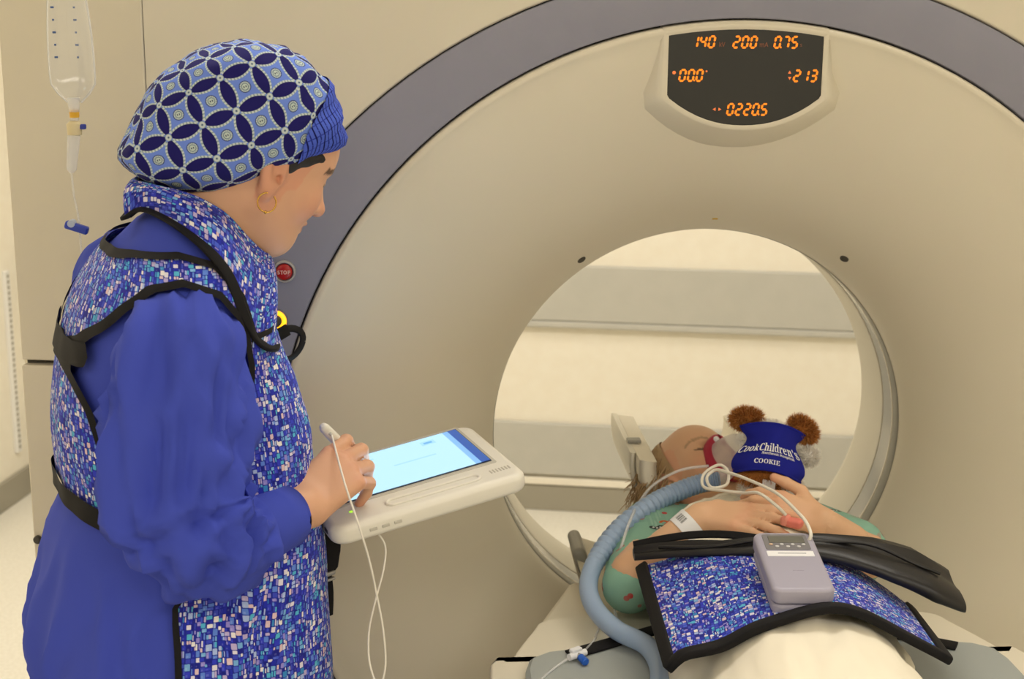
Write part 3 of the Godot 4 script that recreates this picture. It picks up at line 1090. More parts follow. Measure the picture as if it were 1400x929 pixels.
func build_bedding() -> void:
	var nz := FastNoiseLite.new()
	nz.seed = 3
	nz.fractal_octaves = 2
	nz.frequency = 9.0
	# blanket over the legs
	var rows := []
	var ni := 60
	for j in 90:
		var z := 0.50 + 1.26 * j / 89.0
		var row := PackedVector3Array()
		for i in ni + 1:
			var a := -1.0 + 2.0 * i / ni
			var hw := 0.150 + 0.02 * nz.get_noise_2d(z * 0.5, 7.0)
			var x := a * hw * (1.0 + 0.10 * absf(a))
			var h := pow(maxf(1.0 - pow(absf(a), 3.0), 0.0), 0.62)
			var y := 0.823 + (body_top(z) - 0.823) * h
			var cleft := exp(-pow((x - 0.01) / 0.03, 2.0)) * 0.02 * smoothstep(0.85, 1.1, z)
			y += -cleft + 0.006 * nz.get_noise_2d(x * 2.0 + 11.0, z) * h
			x += 0.010 * nz.get_noise_2d(z * 1.4, a * 0.8) * pow(absf(a), 3.0)
			row.append(Vector3(x + 0.005, y, z))
		rows.append(row)
	rows.reverse()
	var b := thing("leg_blanket", "white blanket smoothed over the child's legs below the blue lead shield", "blanket")
	var bm := grid(rows)
	var ring := PackedVector3Array()
	part("cloth", bm, M.linen, b)
	# sheet over the chest under the hands, its hem running slantwise
	rows = []
	for j in 40:
		var v := j / 39.0
		var row := PackedVector3Array()
		for i in 41:
			var a := -1.0 + 2.0 * i / 40.0
			var x := 0.01 + a * 0.142
			var z0 := 0.165 + 0.115 * smoothstep(0.0, 1.0, clampf(-a * 0.9 + 0.15, 0.0, 1.0)) + 0.02 * maxf(a, 0.0)
			var z := lerpf(z0, 0.56, v)
			var y := 0.826 + (body_top(z) - 0.818) * pow(maxf(1.0 - pow(absf(a) * 0.86, 2.4), 0.0), 0.6)
			y += 0.004 * nz.get_noise_2d(x * 3.0, z * 2.0 + 40.0)
			row.append(Vector3(x, y, z))
		rows.append(row)
	rows.reverse()
	var s := thing("chest_sheet", "cream cotton sheet folded over the child's chest under the hands", "sheet")
	part("cloth", grid(rows), M.linen, s)
	var hem := []
	for i in 41: hem.append(rows[39][i] + Vector3(0, 0.001, 0))
	part("hem", tube(hem, 0.0035, 8), M.linen, s)
	build_shield()

func shield_point(u: float, v: float) -> Vector3:
	# u across from the hose side, v from the chest to the feet
	var x := lerpf(lerpf(-0.166, -0.179, v), lerpf(0.205, 0.172, v), u)
	var zt := 0.505 - 0.075 * pow(1.0 - u, 2.0) + 0.02 * u
	var zb := 0.742 + 0.012 * pow(2.0 * u - 1.0, 2.0)
	var z := lerpf(zt, zb, v)
	var a := absf(x - 0.005) / 0.175
	var top := lerpf(0.985, 0.992, v)
	var y := top - 0.064 * pow(a, 2.1) - 0.010 * exp(-pow((x + 0.11) / 0.03, 2.0)) * v + 0.008 * exp(-pow((x + 0.165) / 0.02, 2.0))
	y += 0.004 * sin(x * 34.0 + z * 9.0) * (0.4 + 0.6 * v) + 0.006 * v * exp(-pow((x - 0.03) / 0.06, 2.0))
	return Vector3(x, y, z)

func shield_normal(u: float, v: float) -> Vector3:
	var e := 0.01
	return (shield_point(u, v + e) - shield_point(u, v - e)).cross(shield_point(u + e, v) - shield_point(u - e, v)).normalized()

func build_shield() -> void:
	var t := thing("lead_shield", "blue mosaic-print lead shield with black binding laid over the child's lap", "lead shield")
	var rows := []
	var under := []
	var uvs := []
	for j in 37:
		var v := j / 36.0
		var row := PackedVector3Array()
		var low := PackedVector3Array()
		var tr := PackedVector2Array()
		for i in 49:
			var u := i / 48.0
			var p := shield_point(u, v)
			row.append(p)
			low.append(p - shield_normal(u, v) * 0.007)
			tr.append(Vector2(v * 0.30, u * 0.37))
		rows.append(row); under.append(low); uvs.append(tr)
	rows.reverse(); uvs.reverse()
	part("printed_face", grid(rows, false, uvs), M.mosaic, t, "blue, white and lilac mosaic print")
	part("lining", grid(under), M.black, t)
	# black binding round the edge
	var path := []
	var nr := []
	for k in 31: path.append([0.0, k / 30.0])
	for k in range(1, 41): path.append([k / 40.0, 1.0])
	for k in range(1, 31): path.append([1.0, 1.0 - k / 30.0])
	var pts := []
	for i in path.size():
		var q: Array = path[i]
		var nn := shield_normal(q[0], q[1])
		nr.append(nn)
		var c := Vector3.ZERO
		var mid := shield_point(clampf(q[0], 0.03, 0.97), clampf(q[1], 0.0, 0.97))
		pts.append(shield_point(q[0], q[1]).lerp(mid, 0.45) - nn * 0.002)
	part("binding", ribbon(pts, nr, 0.0095, 0.0058), M.black, t)
	# black flap folded back along the top edge, widening towards the far side
	rows = []
	var spine := [Vector3(-0.172, 0.950, 0.432), Vector3(-0.12, 0.968, 0.465), Vector3(-0.05, 0.986, 0.505), Vector3(0.02, 0.995, 0.525), Vector3(0.09, 0.992, 0.535), Vector3(0.15, 0.980, 0.540), Vector3(0.205, 0.960, 0.545), Vector3(0.248, 0.938, 0.552)]
	var half := [0.012, 0.014, 0.016, 0.020, 0.034, 0.055, 0.064, 0.050]
	var thick := [0.005, 0.006, 0.007, 0.008, 0.011, 0.015, 0.017, 0.013]
	var fine := smooth_path(spine, 6)
	for i in fine.size():
		var f := float(i) / (fine.size() - 1) * 7.0
		var k := mini(int(f), 6)
		var hw := lerpf(half[k], half[k + 1], f - k)
		var ht := lerpf(thick[k], thick[k + 1], f - k)
		var ring := PackedVector3Array()
		for q in 28:
			var a := TAU * q / 28.0
			var c := cos(a)
			var s := sin(a)
			var bulge := 1.0 + 0.10 * sin(f * 2.1 + 1.0)
			# upper side carries a second folded layer: a ridge along the far edge
			var y := ht * signf(s) * pow(absf(s), 0.7) * bulge
			if s > 0.0: y += 0.006 * exp(-pow((c + 0.35 + 0.12 * sin(f * 1.9)) / 0.16, 2.0)) - 0.004 * exp(-pow((c - 0.1) / 0.2, 2.0))
			ring.append(fine[i] + Vector3(0, y - c * hw * 0.12, c * hw))
		rows.append(ring)
	var fl := grid(rows, true)
	cap(fl, rows[0], true)
	cap(fl, rows[-1])
	part("folded_flap", fl, M.black_vinyl, t, "black lining folded back over the top edge")
	# seam cord along the fold
	var seam := []
	for i in fine.size():
		var f := float(i) / (fine.size() - 1) * 7.0
		var k := mini(int(f), 6)
		var hw := lerpf(half[k], half[k + 1], f - k)
		var ht := lerpf(thick[k], thick[k + 1], f - k)
		seam.append(fine[i] + Vector3(0, ht * 1.02 + 0.001 + 0.0025 * sin(f * 3.0), hw * (0.10 + 0.25 * sin(f * 1.3))))
	part("flap_seam", tube(seam.slice(4, seam.size() - 4), 0.0026, 8), M.black_vinyl, t)
	# strap running up to the chest
	pts = []
	for k in 13:
		var a := k / 12.0
		pts.append(Vector3(lerpf(-0.170, 0.0, a), 0.958 + 0.034 * sin(PI * 0.5 * a), 0.415 + 0.075 * a - 0.012 * sin(a * 3.1)))
	part("strap", ribbon(smooth_path(pts, 3), Vector3(0, 0.75, 0.65), 0.006, 0.002), M.black, t)

# skin tints are linear albedo
const SKIN_CHILD := Color(0.78, 0.47, 0.285)
const SKIN_NURSE := Color(0.70, 0.395, 0.25)

# A head in its own frame: +x face, +y crown, +z right side, origin between the ears. size scales it.
class HeadSDF extends SDF:
	var frame: Transform3D
	var inv: Transform3D
	var s := 1.0
	var skin: Color
	var closed := true
	var hair := Color(0.02, 0.014, 0.012)
	var hairline := true
	func at(x: float, y: float, z: float) -> Vector3: return frame * (Vector3(x, y, z) * s)
	func bl(x: float, y: float, z: float, rx: float, ry: float, rz: float, k := 0.012, cut := false, turn := Basis.IDENTITY) -> void:
		blob(at(x, y, z), Vector3(rx, ry, rz) * s, k * s, cut, frame.basis * turn)
	func shape(child: bool) -> void:
		inv = frame.affine_inverse()
		bl(-0.012, 0.040, 0, 0.094, 0.083, 0.076)                         # skull
		bl(0.030, -0.012, 0, 0.060, 0.080, 0.060, 0.03)                   # face
		bl(0.052, 0.058, 0, 0.038, 0.044, 0.056, 0.03)                    # brow and forehead
		bl(0.056, -0.062, 0, 0.026, 0.024, 0.030 if not child else 0.026, 0.03)     # chin
		for d in [-1.0, 1.0]:
			bone(at(0.006, -0.035, 0.048 * d), at(0.056, -0.066, 0.020 * d), 0.018 * s, 0.017 * s, 0.025 * s)  # jaw
			bl(0.058, -0.006, 0.034 * d, 0.026, 0.026, 0.026, 0.02)         # cheek
			bl(0.089, 0.026, 0.031 * d, 0.014, 0.009, 0.016, 0.010, true)   # socket
			bl(0.071, 0.024, 0.031 * d, 0.0135, 0.0125, 0.0145, 0.004)      # eyeball under lids
			bone(at(0.082, 0.040, 0.014 * d), at(0.072, 0.042, 0.048 * d), 0.007 * s, 0.005 * s, 0.010 * s)   # brow ridge
			# ear: rim, lobe, hollow
			var ex := -0.004
			bl(ex, 0.008, 0.073 * d, 0.020, 0.031, 0.011, 0.005, false, Basis(Vector3.UP, 0.35 * d) * Basis(Vector3.BACK, 0.16))
			bl(ex + 0.003, -0.020, 0.071 * d, 0.010, 0.012, 0.007, 0.008)
			bl(ex + 0.003, 0.011, 0.086 * d, 0.0115, 0.020, 0.010, 0.004, true, Basis(Vector3.BACK, 0.16))
			bl(ex + 0.010, 0.000, 0.078 * d, 0.005, 0.006, 0.010, 0.003, true)
		# nose
		var np := 0.103 if not child else 0.102
		bone(at(0.086, 0.030, 0), at(np, -0.004, 0), 0.0065 * s, 0.0095 * s, 0.010 * s)
		bl(np + 0.001, -0.007, 0, 0.0105, 0.0095, 0.010, 0.006)
		for d in [-1.0, 1.0]:
			bl(np - 0.011, -0.010, 0.0105 * d, 0.010, 0.0075, 0.0065, 0.005)
			bl(np - 0.004, -0.0175, 0.0055 * d, 0.004, 0.0035, 0.0028, 0.002, true)
		# lips
		bl(0.086, -0.031, 0, 0.012, 0.006, 0.020, 0.006)
		bl(0.084, -0.042, 0, 0.011, 0.0065, 0.017, 0.006)
		bl(0.098, -0.0362, 0, 0.008, 0.0016, 0.021, 0.003, true)
		# neck
	func tint(p: Vector3) -> Color:
		var q := inv * p / s
		var c := skin
		var az := absf(q.z)
		# cheeks, nose tip, ears and lips are pinker
		var pink := 0.55 * exp(-(Vector3(q.x - 0.07, q.y + 0.012, az - 0.042) / 0.024).length_squared()) + 0.5 * exp(-(Vector3(q.x - 0.11, q.y + 0.008, az) / 0.014).length_squared())
		if az > 0.066: pink += 0.35
		c = c.lerp(Color(c.r * 1.02, c.g * 0.66, c.b * 0.68), clampf(pink, 0, 1))
		if q.x > 0.078 and q.y < -0.026 and q.y > -0.050 and az < 0.024:
			var lip := 1.0 - smoothstep(0.7, 1.0, Vector2((q.y + 0.037) / 0.0115, az / 0.022).length())
			c = c.lerp(Color(0.42, 0.13, 0.12), 0.75 * lip)
		if q.x > 0.055: # brows and lashes
			var bx := (az - 0.034) / 0.023
			if absf(bx) < 1.0 and absf(q.y - (0.044 - 0.006 * bx * bx)) < (0.0046 if hair.r < 0.1 else 0.0030): c = c.lerp(hair.lerp(skin, 0.1 if hair.r < 0.1 else 0.45), 0.9)
			var lx := (az - 0.031) / 0.0145
			if absf(lx) < 1.0 and absf(q.y - (0.0185 + 0.003 * lx * lx)) < 0.0028: c = c.lerp(Color(0.05, 0.03, 0.025), 0.85)
		if hairline and hair.r < 0.1: # short hair at the temples and nape
			var nn := sin(q.y * 900.0) * 0.0015 + sin(q.z * 700.0) * 0.001
			if q.x < -0.03 + nn and q.y > -0.02 + 0.25 * (q.x + 0.03): c = hair.lerp(skin, 0.12)
		return c

# five-fingered hand. Frame: +x along the fingers, +y back of the hand, +z towards the thumb
class BodySDF extends SDF:
	var skin: Color
	var pinks := PackedVector3Array()
	func tint(p: Vector3) -> Color:
		var k := 0.0
		for q in pinks: k = maxf(k, exp(-(p - q).length_squared() / 0.00012))
		return skin.lerp(Color(skin.r, skin.g * 0.68, skin.b * 0.7), 0.6 * k)
	func finger(f: Transform3D, root: Vector3, lens: Array, bends: Array, r: float, spread := 0.0, wide := 0.9) -> void:
		var p := root
		var dir := Vector3.RIGHT.rotated(Vector3.UP, spread)
		var axis := Vector3.BACK.rotated(Vector3.UP, spread)
		var rr := r
		for i in lens.size():
			dir = dir.rotated(axis, -bends[i])
			var q: Vector3 = p + dir * lens[i]
			var r2: float = rr * wide
			bone(f * p, f * q, rr, r2, 0.0035)
			p = q
			rr = r2
		pinks.append(f * p)
		pinks.append(f * root)
	func hand(f: Transform3D, s: float, curl: Array, thumb: Array, right := 1.0) -> void:
		# palm
		for k in 4:
			var z: float = [0.027, 0.009, -0.009, -0.026][k] * s * right
			bone(f * Vector3(0.008 * s, -0.002, z * 0.62), f * Vector3([0.082, 0.086, 0.081, 0.073][k] * s, 0.003 * s, z), 0.0135 * s, 0.0105 * s, 0.012 * s)
		bone(f * Vector3(0.012 * s, -0.006 * s, 0.012 * s * right), f * Vector3(0.055 * s, -0.008 * s, 0.030 * s * right), 0.014 * s, 0.010 * s, 0.012 * s)
		var L := [[0.042, 0.025, 0.020], [0.046, 0.029, 0.021], [0.042, 0.027, 0.020], [0.033, 0.020, 0.018]]
		for k in 4:
			var lens := []
			for l in L[k]: lens.append(l * s)
			var z: float = [0.027, 0.009, -0.009, -0.026][k] * s * right
			finger(f, Vector3([0.084, 0.088, 0.083, 0.075][k] * s, 0.002 * s, z), lens, curl[k], [0.0098, 0.0100, 0.0096, 0.0086][k] * s, [0.10, 0.02, -0.06, -0.14][k] * -right)
		# thumb leaves the side of the palm near its base
		var p := Vector3(0.022 * s, -0.006 * s, 0.026 * s * right)
		var b0: Vector3 = thumb[0]
		var b1: Vector3 = thumb[1]
		b0.z *= right; b1.z *= right
		var p1 := p + b0 * 0.042 * s
		var p2 := p1 + b1 * 0.032 * s
		var p3 := p2 + (b1 * 1.2 + Vector3(0.1, -0.1, 0)).normalized() * 0.024 * s
		bone(f * Vector3(0.004 * s, -0.004, 0.010 * s * right), f * p, 0.013 * s, 0.014 * s, 0.012 * s)
		bone(f * p, f * p1, 0.0135 * s, 0.0112 * s, 0.008 * s)
		bone(f * p1, f * p2, 0.0112 * s, 0.0105 * s, 0.004)
		bone(f * p2, f * p3, 0.0105 * s, 0.0085 * s, 0.004)
		pinks.append(f * p3)

func child_head_frame() -> Transform3D:
	# crown points into the bore, face up and turned towards the far side
	var crown := Vector3(-0.35, 0.50, -0.80).normalized()
	var face := Vector3(0.48, 0.58, 0.62)
	face = (face - crown * face.dot(crown)).normalized()
	return Transform3D(Basis(face, crown, face.cross(crown)), Vector3(0.004, 0.905, 0.005))

func build_child() -> void:
	var t := thing("person", "sleeping child in green patterned gown lying on the scanner bed with folded hands", "person")
	# body: torso, arms and legs at a coarse grain, then head and hands
	var body := MB.new()
	var c := BodySDF.new()
	c.skin = SKIN_CHILD
	c.blob(Vector3(0.01, 0.875, 0.27), Vector3(0.125, 0.065, 0.17), 0.04)
	c.blob(Vector3(0.01, 0.875, 0.50), Vector3(0.118, 0.066, 0.14), 0.05)
	c.bone(Vector3(0.02, 0.885, 0.05), Vector3(0.01, 0.885, 0.16), 0.038, 0.045, 0.03)
	c.bone(Vector3(-0.10, 0.885, 0.17), Vector3(-0.165, 0.895, 0.375), 0.042, 0.032, 0.02)
	c.bone(Vector3(0.12, 0.885, 0.17), Vector3(0.195, 0.905, 0.34), 0.042, 0.033, 0.02)
	c.bone(Vector3(-0.165, 0.895, 0.375), Vector3(-0.062, 0.975, 0.352), 0.032, 0.0215, 0.012)
	c.bone(Vector3(0.195, 0.905, 0.34), Vector3(0.124, 0.966, 0.365), 0.032, 0.022, 0.012)
	for d in [-1.0, 1.0]:
		c.chain([Vector3(0.01 + 0.06 * d, 0.885, 0.62), Vector3(0.01 + 0.058 * d, 0.88, 1.05), Vector3(0.01 + 0.055 * d, 0.865, 1.45)], [0.062, 0.045, 0.033], 0.02)
		c.bone(Vector3(0.01 + 0.055 * d, 0.865, 1.47), Vector3(0.01 + 0.07 * d, 0.95, 1.58), 0.032, 0.022, 0.01)
	c.build(body, 0.011)
	# right hand on top, fingers across
	var h := BodySDF.new()
	h.skin = SKIN_CHILD
	var x := Vector3(0.105, 0.012, 0.072).normalized()
	var y := Vector3(-0.16, 0.90, 0.42)
	y = (y - x * y.dot(x)).normalized()
	var fr := Transform3D(Basis(x, y, x.cross(y)), Vector3(-0.060, 0.979, 0.350))
	h.bone(Vector3(-0.115, 0.935, 0.364), Vector3(-0.062, 0.976, 0.351), 0.0265, 0.021, 0.01)
	h.hand(fr, 0.80, [[0.10, 0.20, 0.15], [0.06, 0.22, 0.18], [0.06, 0.25, 0.2], [0.05, 0.28, 0.22]], [Vector3(0.75, -0.35, 0.55).normalized(), Vector3(0.95, -0.25, 0.2).normalized()], -1.0)
	h.build(body, 0.0032)
	# left hand below, thumb towards the toy
	h = BodySDF.new()
	h.skin = SKIN_CHILD
	x = Vector3(-0.085, 0.020, -0.030).normalized()
	y = Vector3(0.05, 0.80, 0.55)
	y = (y - x * y.dot(x)).normalized()
	fr = Transform3D(Basis(x, y, x.cross(y)), Vector3(0.118, 0.970, 0.362))
	h.bone(Vector3(0.165, 0.932, 0.35), Vector3(0.120, 0.968, 0.362), 0.028, 0.022, 0.01)
	h.hand(fr, 0.80, [[0.25, 0.5, 0.4], [0.35, 0.5, 0.4], [0.4, 0.5, 0.4], [0.45, 0.5, 0.4]], [Vector3(0.72, 0.15, 0.68).normalized(), Vector3(0.98, 0.12, 0.15).normalized()], 1.0)
	h.build(body, 0.0032)
	var hd := HeadSDF.new()
	hd.frame = child_head_frame()
	hd.s = 0.86
	hd.skin = SKIN_CHILD
	hd.hair = Color(0.30, 0.19, 0.10)
	hd.hairline = false
	hd.shape(true)
	hd.bone(Vector3(0.022, 0.885, 0.03), Vector3(0.012, 0.885, 0.12), 0.036, 0.042, 0.02)
	hd.build(body, 0.003)
	part("body", body, M.skin, t, "fair skin, closed eyes")
	# hair: cap of strands behind the hairline
	part("hair", child_hair(hd.frame, hd.s), M.hair_fair, t, "fine light brown hair")
	# gown
	var g := SDF.new()
	g.blob(Vector3(0.01, 0.877, 0.27), Vector3(0.138, 0.072, 0.175), 0.04)
	g.blob(Vector3(0.01, 0.875, 0.48), Vector3(0.13, 0.072, 0.13), 0.05)
	g.bone(Vector3(-0.10, 0.885, 0.165), Vector3(-0.168, 0.880, 0.376), 0.053, 0.041, 0.03)
	g.bone(Vector3(0.12, 0.89, 0.17), Vector3(0.182, 0.902, 0.315), 0.054, 0.052, 0.03)
	g.bone(Vector3(-0.155, 0.868, 0.27), Vector3(-0.165, 0.838, 0.30), 0.030, 0.022, 0.03)
	g.blob(Vector3(0.03, 0.95, 0.06), Vector3(0.06, 0.05, 0.045), 0.02, true)
	g.blob(Vector3(-0.118, 0.950, 0.372), Vector3(0.045, 0.035, 0.035), 0.015, true)
	g.blob(Vector3(0.196, 0.905, 0.372), Vector3(0.042, 0.05, 0.035), 0.015, true)
	var gm := MB.new()
	g.build(gm, 0.007)
	part("gown", gm, M.gown, t, "pale green hospital gown printed with red balls and squiggles")
	# identity band on the wrist
	var ax := (Vector3(-0.062, 0.976, 0.351) - Vector3(-0.115, 0.935, 0.364)).normalized()
	var bd := Transform3D(facing(ax), Vector3(-0.082, 0.961, 0.356))
	var band := part("wrist_band", lathe([Vector2(0.0240, -0.012), Vector2(0.0248, -0.0125), Vector2(0.0248, 0.0125), Vector2(0.0240, 0.012)], 36).moved(Transform3D(Basis.from_scale(Vector3(1.08, 1.0, 1.0)), Vector3.ZERO)), M.print_white, t, "white paper identity band")
	band.transform = bd
	var bars := MB.new()
	for k in 9:
		var a := 1.55 + k * 0.075
		var w: float = [0.5, 0.9, 0.4, 1.1, 0.5, 0.8, 0.4, 1.0, 0.5][k]
		bars.add(lathe([Vector2(0.0251, -0.005), Vector2(0.0251, 0.006)], 2, a, a + 0.042 * w).moved(Transform3D(Basis.from_scale(Vector3(1.08, 1.0, 1.0)), Vector3.ZERO)))
	part("printed_bars", bars, M.black_print, band)
	# sensor taped to the finger
	var sn := thing("finger_sensor", "small pink taped sensor on the child's fingertip", "sensor")
	part("tape", rbox(Vector3(0.024, 0.013, 0.017), 0.005, 4).moved(Transform3D(Basis(Vector3.UP, -0.6), Vector3(0.057, 0.994, 0.432))), paint(Color8(236, 128, 112), 0.6), sn)
	part("wrap", rbox(Vector3(0.012, 0.015, 0.019), 0.005, 4).moved(Transform3D(Basis(Vector3.UP, -0.6), Vector3(0.046, 0.996, 0.425))), paint(Color8(240, 150, 130), 0.6), sn)
	build_mask(hd.frame, hd.s)
	build_head_holder()

func child_hair(f: Transform3D, s: float) -> MB:
	var m := MB.new()
	var rng := RandomNumberGenerator.new()
	rng.seed = 21
	# scalp cap
	var rows := []
	for j in 25:
		var row := PackedVector3Array()
		for i in 25:
			var a := lerpf(-1.98, 1.98, i / 24.0) # around the crown, 0 at the back
			var b := lerpf(-0.95, 1.60, j / 24.0)
			var edge := 0.0
			var d := Vector3(-cos(a) * cos(b), sin(b), sin(a) * cos(b))
			row.append(f * ((Vector3(-0.012, 0.040, 0) + Vector3(d.x * 0.0975, d.y * 0.0865, d.z * 0.0795)) * s))
		rows.append(row)
	m.add(grid(rows))
	# strands falling to the bed beside the cheek
	for k in 260:
		var side := -1.0 if rng.randf() < 0.2 else 1.0
		var a := rng.randf_range(1.15, 1.9) * side
		var b := rng.randf_range(-0.7, 1.2)
		var d := Vector3(-cos(a) * cos(b), sin(b), sin(a) * cos(b))
		var p := f * ((Vector3(-0.012, 0.040, 0) + Vector3(d.x * 0.098, d.y * 0.087, d.z * 0.080)) * s)
		var q := p + Vector3(-0.02 * side + rng.randf_range(-0.012, 0.012), -0.03, 0.01 + rng.randf() * 0.03)
		var e := q + Vector3(-0.03 * side * rng.randf(), -0.035 * rng.randf(), 0.02 + rng.randf() * 0.03)
		m.add(tube(smooth_path([p, q, e], 3), [0.0011, 0.0011, 0.0011, 0.001, 0.0009, 0.0007, 0.0004], 4, false))
	return m

func build_mask(f: Transform3D, s: float) -> void:
	var t := thing("oxygen_mask", "clear breathing mask with dark pink cushion over the child's nose and mouth", "mask")
	# cushion: padded ring round nose and mouth
	var ring := []
	for k in 41:
		var a := TAU * k / 40.0
		var y := -0.022 + 0.050 * cos(a)
		var z := (0.036 + 0.006 * cos(a + PI)) * sin(a)
		var x := 0.096 - 9.0 * z * z - 0.004 * cos(a) + (0.010 if cos(a) > 0.8 else 0.0) * (cos(a) - 0.8) / 0.2
		ring.append(f * (Vector3(x, y, z) * s))
	part("cushion", tube(ring, 0.0095, 12, false), paint(Color8(176, 34, 66), 0.35), t, "dark pink inflatable rim")
	var rows := []
	for j in 9:
		var v := j / 8.0
		var row := PackedVector3Array()
		for k in 32:
			var a := TAU * k / 32.0
			var sc := 1.0 - 0.80 * v
			var y := -0.022 + 0.048 * cos(a) * sc
			var z := 0.035 * sin(a) * sc
			var x := 0.098 - 9.0 * z * z * (1.0 - v) + 0.055 * sin(v * PI * 0.5)
			row.append(f * (Vector3(x, y, z) * s))
		rows.append(row)
	part("shell", grid(rows, true), M.milky, t, "clear plastic dome")
	var port := []
	for k in 4: port.append(f * (Vector3(0.143 + 0.011 * k, -0.022, 0) * s))
	part("port", tube(port, 0.011, 16), M.milky, t)
	var vv := part("valve", ellipsoid(f * (Vector3(0.108, 0.022, 0.010) * s), Vector3.ONE * 0.0055, 14, 8), M.print_white, t)

func build_head_holder() -> void:
	var t := thing("head_holder", "white padded head rest with grey corner cap holding the child's head", "head rest")
	var c := Vector3(0.012, 0.945, 0)
	for q in [[0.116, 0.126, "shell", M.bore_white, -0.26, -0.01], [0.086, 0.1155, "padding", M.linen, -0.25, 0.03]]:
		var rows := []
		var prof := [[q[1], q[4]], [q[1], q[5] - 0.004], [(q[0] + q[1]) / 2, q[5]], [q[0], q[5] - 0.004], [q[0], q[4]], [q[1], q[4]]]
		for p in prof:
			var row := PackedVector3Array()
			for k in 41:
				var a := PI - 0.12 + (PI + 0.24) * k / 40.0
				row.append(c + Vector3(cos(a) * p[0], sin(a) * p[0] * 1.05, p[1]))
			rows.append(row)
		var m := grid(rows)
		for e in [0, 40]:
			var pr := PackedVector3Array()
			for r in 5: pr.append(rows[r][e])
			cap(m, pr, e == 40)
		part(q[2], m, q[3], t)
	for sx in [-1.0, 1.0]:
		part("corner_cap", rbox(Vector3(0.024, 0.006, 0.02), 0.002, 3).moved(Transform3D(Basis.IDENTITY, c + Vector3(sx * 0.110, 0.018, -0.075))), M.ring_grey, t)
	part("support_arm", rbox(Vector3(0.12, 0.03, 0.16), 0.01, 3).moved(Transform3D(Basis.IDENTITY, Vector3(0.022, 0.81, -0.17))), M.bore_white, t)

# ------------------------------------------------------------------ nurse. Own frame: +x forward, +y up, +z her right side (towards the bed's foot)
const TORSO := [ # height, back, front, half width of the clothed body
	[0.28, -0.205, 0.110, 0.190], [0.45, -0.215, 0.118, 0.205], [0.65, -0.226, 0.122, 0.215], [0.83, -0.228, 0.123, 0.215], [0.90, -0.230, 0.124, 0.215],
	[0.95, -0.234, 0.124, 0.212], [0.995, -0.226, 0.123, 0.205], [1.04, -0.212, 0.121, 0.198], [1.084, -0.199, 0.118, 0.188], [1.127, -0.178, 0.113, 0.176],
	[1.16, -0.177, 0.110, 0.170], [1.20, -0.179, 0.107, 0.170], [1.24, -0.178, 0.098, 0.174], [1.274, -0.174, 0.088, 0.178], [1.305, -0.168, 0.074, 0.182], [1.335, -0.160, 0.064, 0.184],
	[1.365, -0.148, 0.056, 0.183], [1.390, -0.132, 0.050, 0.176], [1.408, -0.118, 0.046, 0.160], [1.424, -0.104, 0.042, 0.138], [1.440, -0.090, 0.036, 0.110], [1.456, -0.076, 0.028, 0.080], [1.464, -0.066, 0.022, 0.060], [1.468, -0.058, 0.018, 0.052]]

class Sheet: # a surface grid with normals, for cutting cloth pieces out of it
	var rows := []
	var nrm := []
	var uvs := []
	func finish() -> void:
		for j in rows.size():
			var r := PackedVector3Array()
			for i in rows[j].size():
				var a: Vector3 = rows[j][mini(i + 1, rows[j].size() - 1)] - rows[j][maxi(i - 1, 0)]
				if i == 0 or i == rows[j].size() - 1: a = rows[j][1] - rows[j][rows[j].size() - 2]
				var b: Vector3 = rows[mini(j + 1, rows.size() - 1)][i] - rows[maxi(j - 1, 0)][i]
				r.append(a.cross(b).normalized())
			nrm.append(r)

func side(poly: PackedVector2Array, p: Vector2) -> float: # signed distance to the outline, positive inside
	var d := 1e9
	var n := poly.size()
	for i in n:
		var a := poly[i]
		var e := poly[(i + 1) % n] - a
		var w := p - a
		var b := w - e * clampf(w.dot(e) / maxf(e.length_squared(), 1e-12), 0.0, 1.0)
		d = minf(d, b.length_squared())
	return sqrt(d) * (1.0 if Geometry2D.is_point_in_polygon(p, poly) else -1.0)

# piece of the sheet where lo <= distance <= hi, lifted by a margin along the normals
func cut_piece(s: Sheet, poly: PackedVector2Array, lo: float, hi: float, lift: float) -> MB:
	var m := MB.new()
	var val := []
	for j in s.rows.size():
		var r := PackedFloat32Array()
		for p in s.rows[j]: r.append(side(poly, Vector2(p.x, p.y)))
		val.append(r)
	for j in s.rows.size() - 1:
		for i in s.rows[j].size() - 1:
			for t in [[[j, i], [j, i + 1], [j + 1, i + 1]], [[j, i], [j + 1, i + 1], [j + 1, i]]]:
				var inside := 0
				for q in t:
					var v: float = val[q[0]][q[1]]
					if v >= lo and v <= hi: inside += 1
				if inside == 0:
					var v0: float = val[t[0][0]][t[0][1]]
					var v1: float = val[t[1][0]][t[1][1]]
					var v2: float = val[t[2][0]][t[2][1]]
					if (v0 < lo) == (v1 < lo) and (v1 < lo) == (v2 < lo): continue
				var pts := []
				for q in t:
					var p: Vector3 = s.rows[q[0]][q[1]]
					var nn: Vector3 = s.nrm[q[0]][q[1]]
					pts.append([p + nn * lift, nn, s.uvs[q[0]][q[1]], val[q[0]][q[1]]])
				for side_k in 2:
					var out := []
					for k in pts.size():
						var a: Array = pts[k]
						var b: Array = pts[(k + 1) % pts.size()]
						var da: float = a[3] - lo if side_k == 0 else hi - a[3]
						var db: float = b[3] - lo if side_k == 0 else hi - b[3]
						if da >= 0: out.append(a)
						if (da >= 0) != (db >= 0):
							var f := da / (da - db)
							out.append([a[0].lerp(b[0], f), a[1].lerp(b[1], f), a[2].lerp(b[2], f), lerpf(a[3], b[3], f)])
					pts = out
					if pts.size() < 3: break
				if pts.size() < 3: continue
				var at := m.v.size()
				for q in pts: m.vert(q[0], q[2], Color.WHITE, q[1].normalized())
				for k in range(1, pts.size() - 1): m.tri(at, at + k, at + k + 1)
	return m

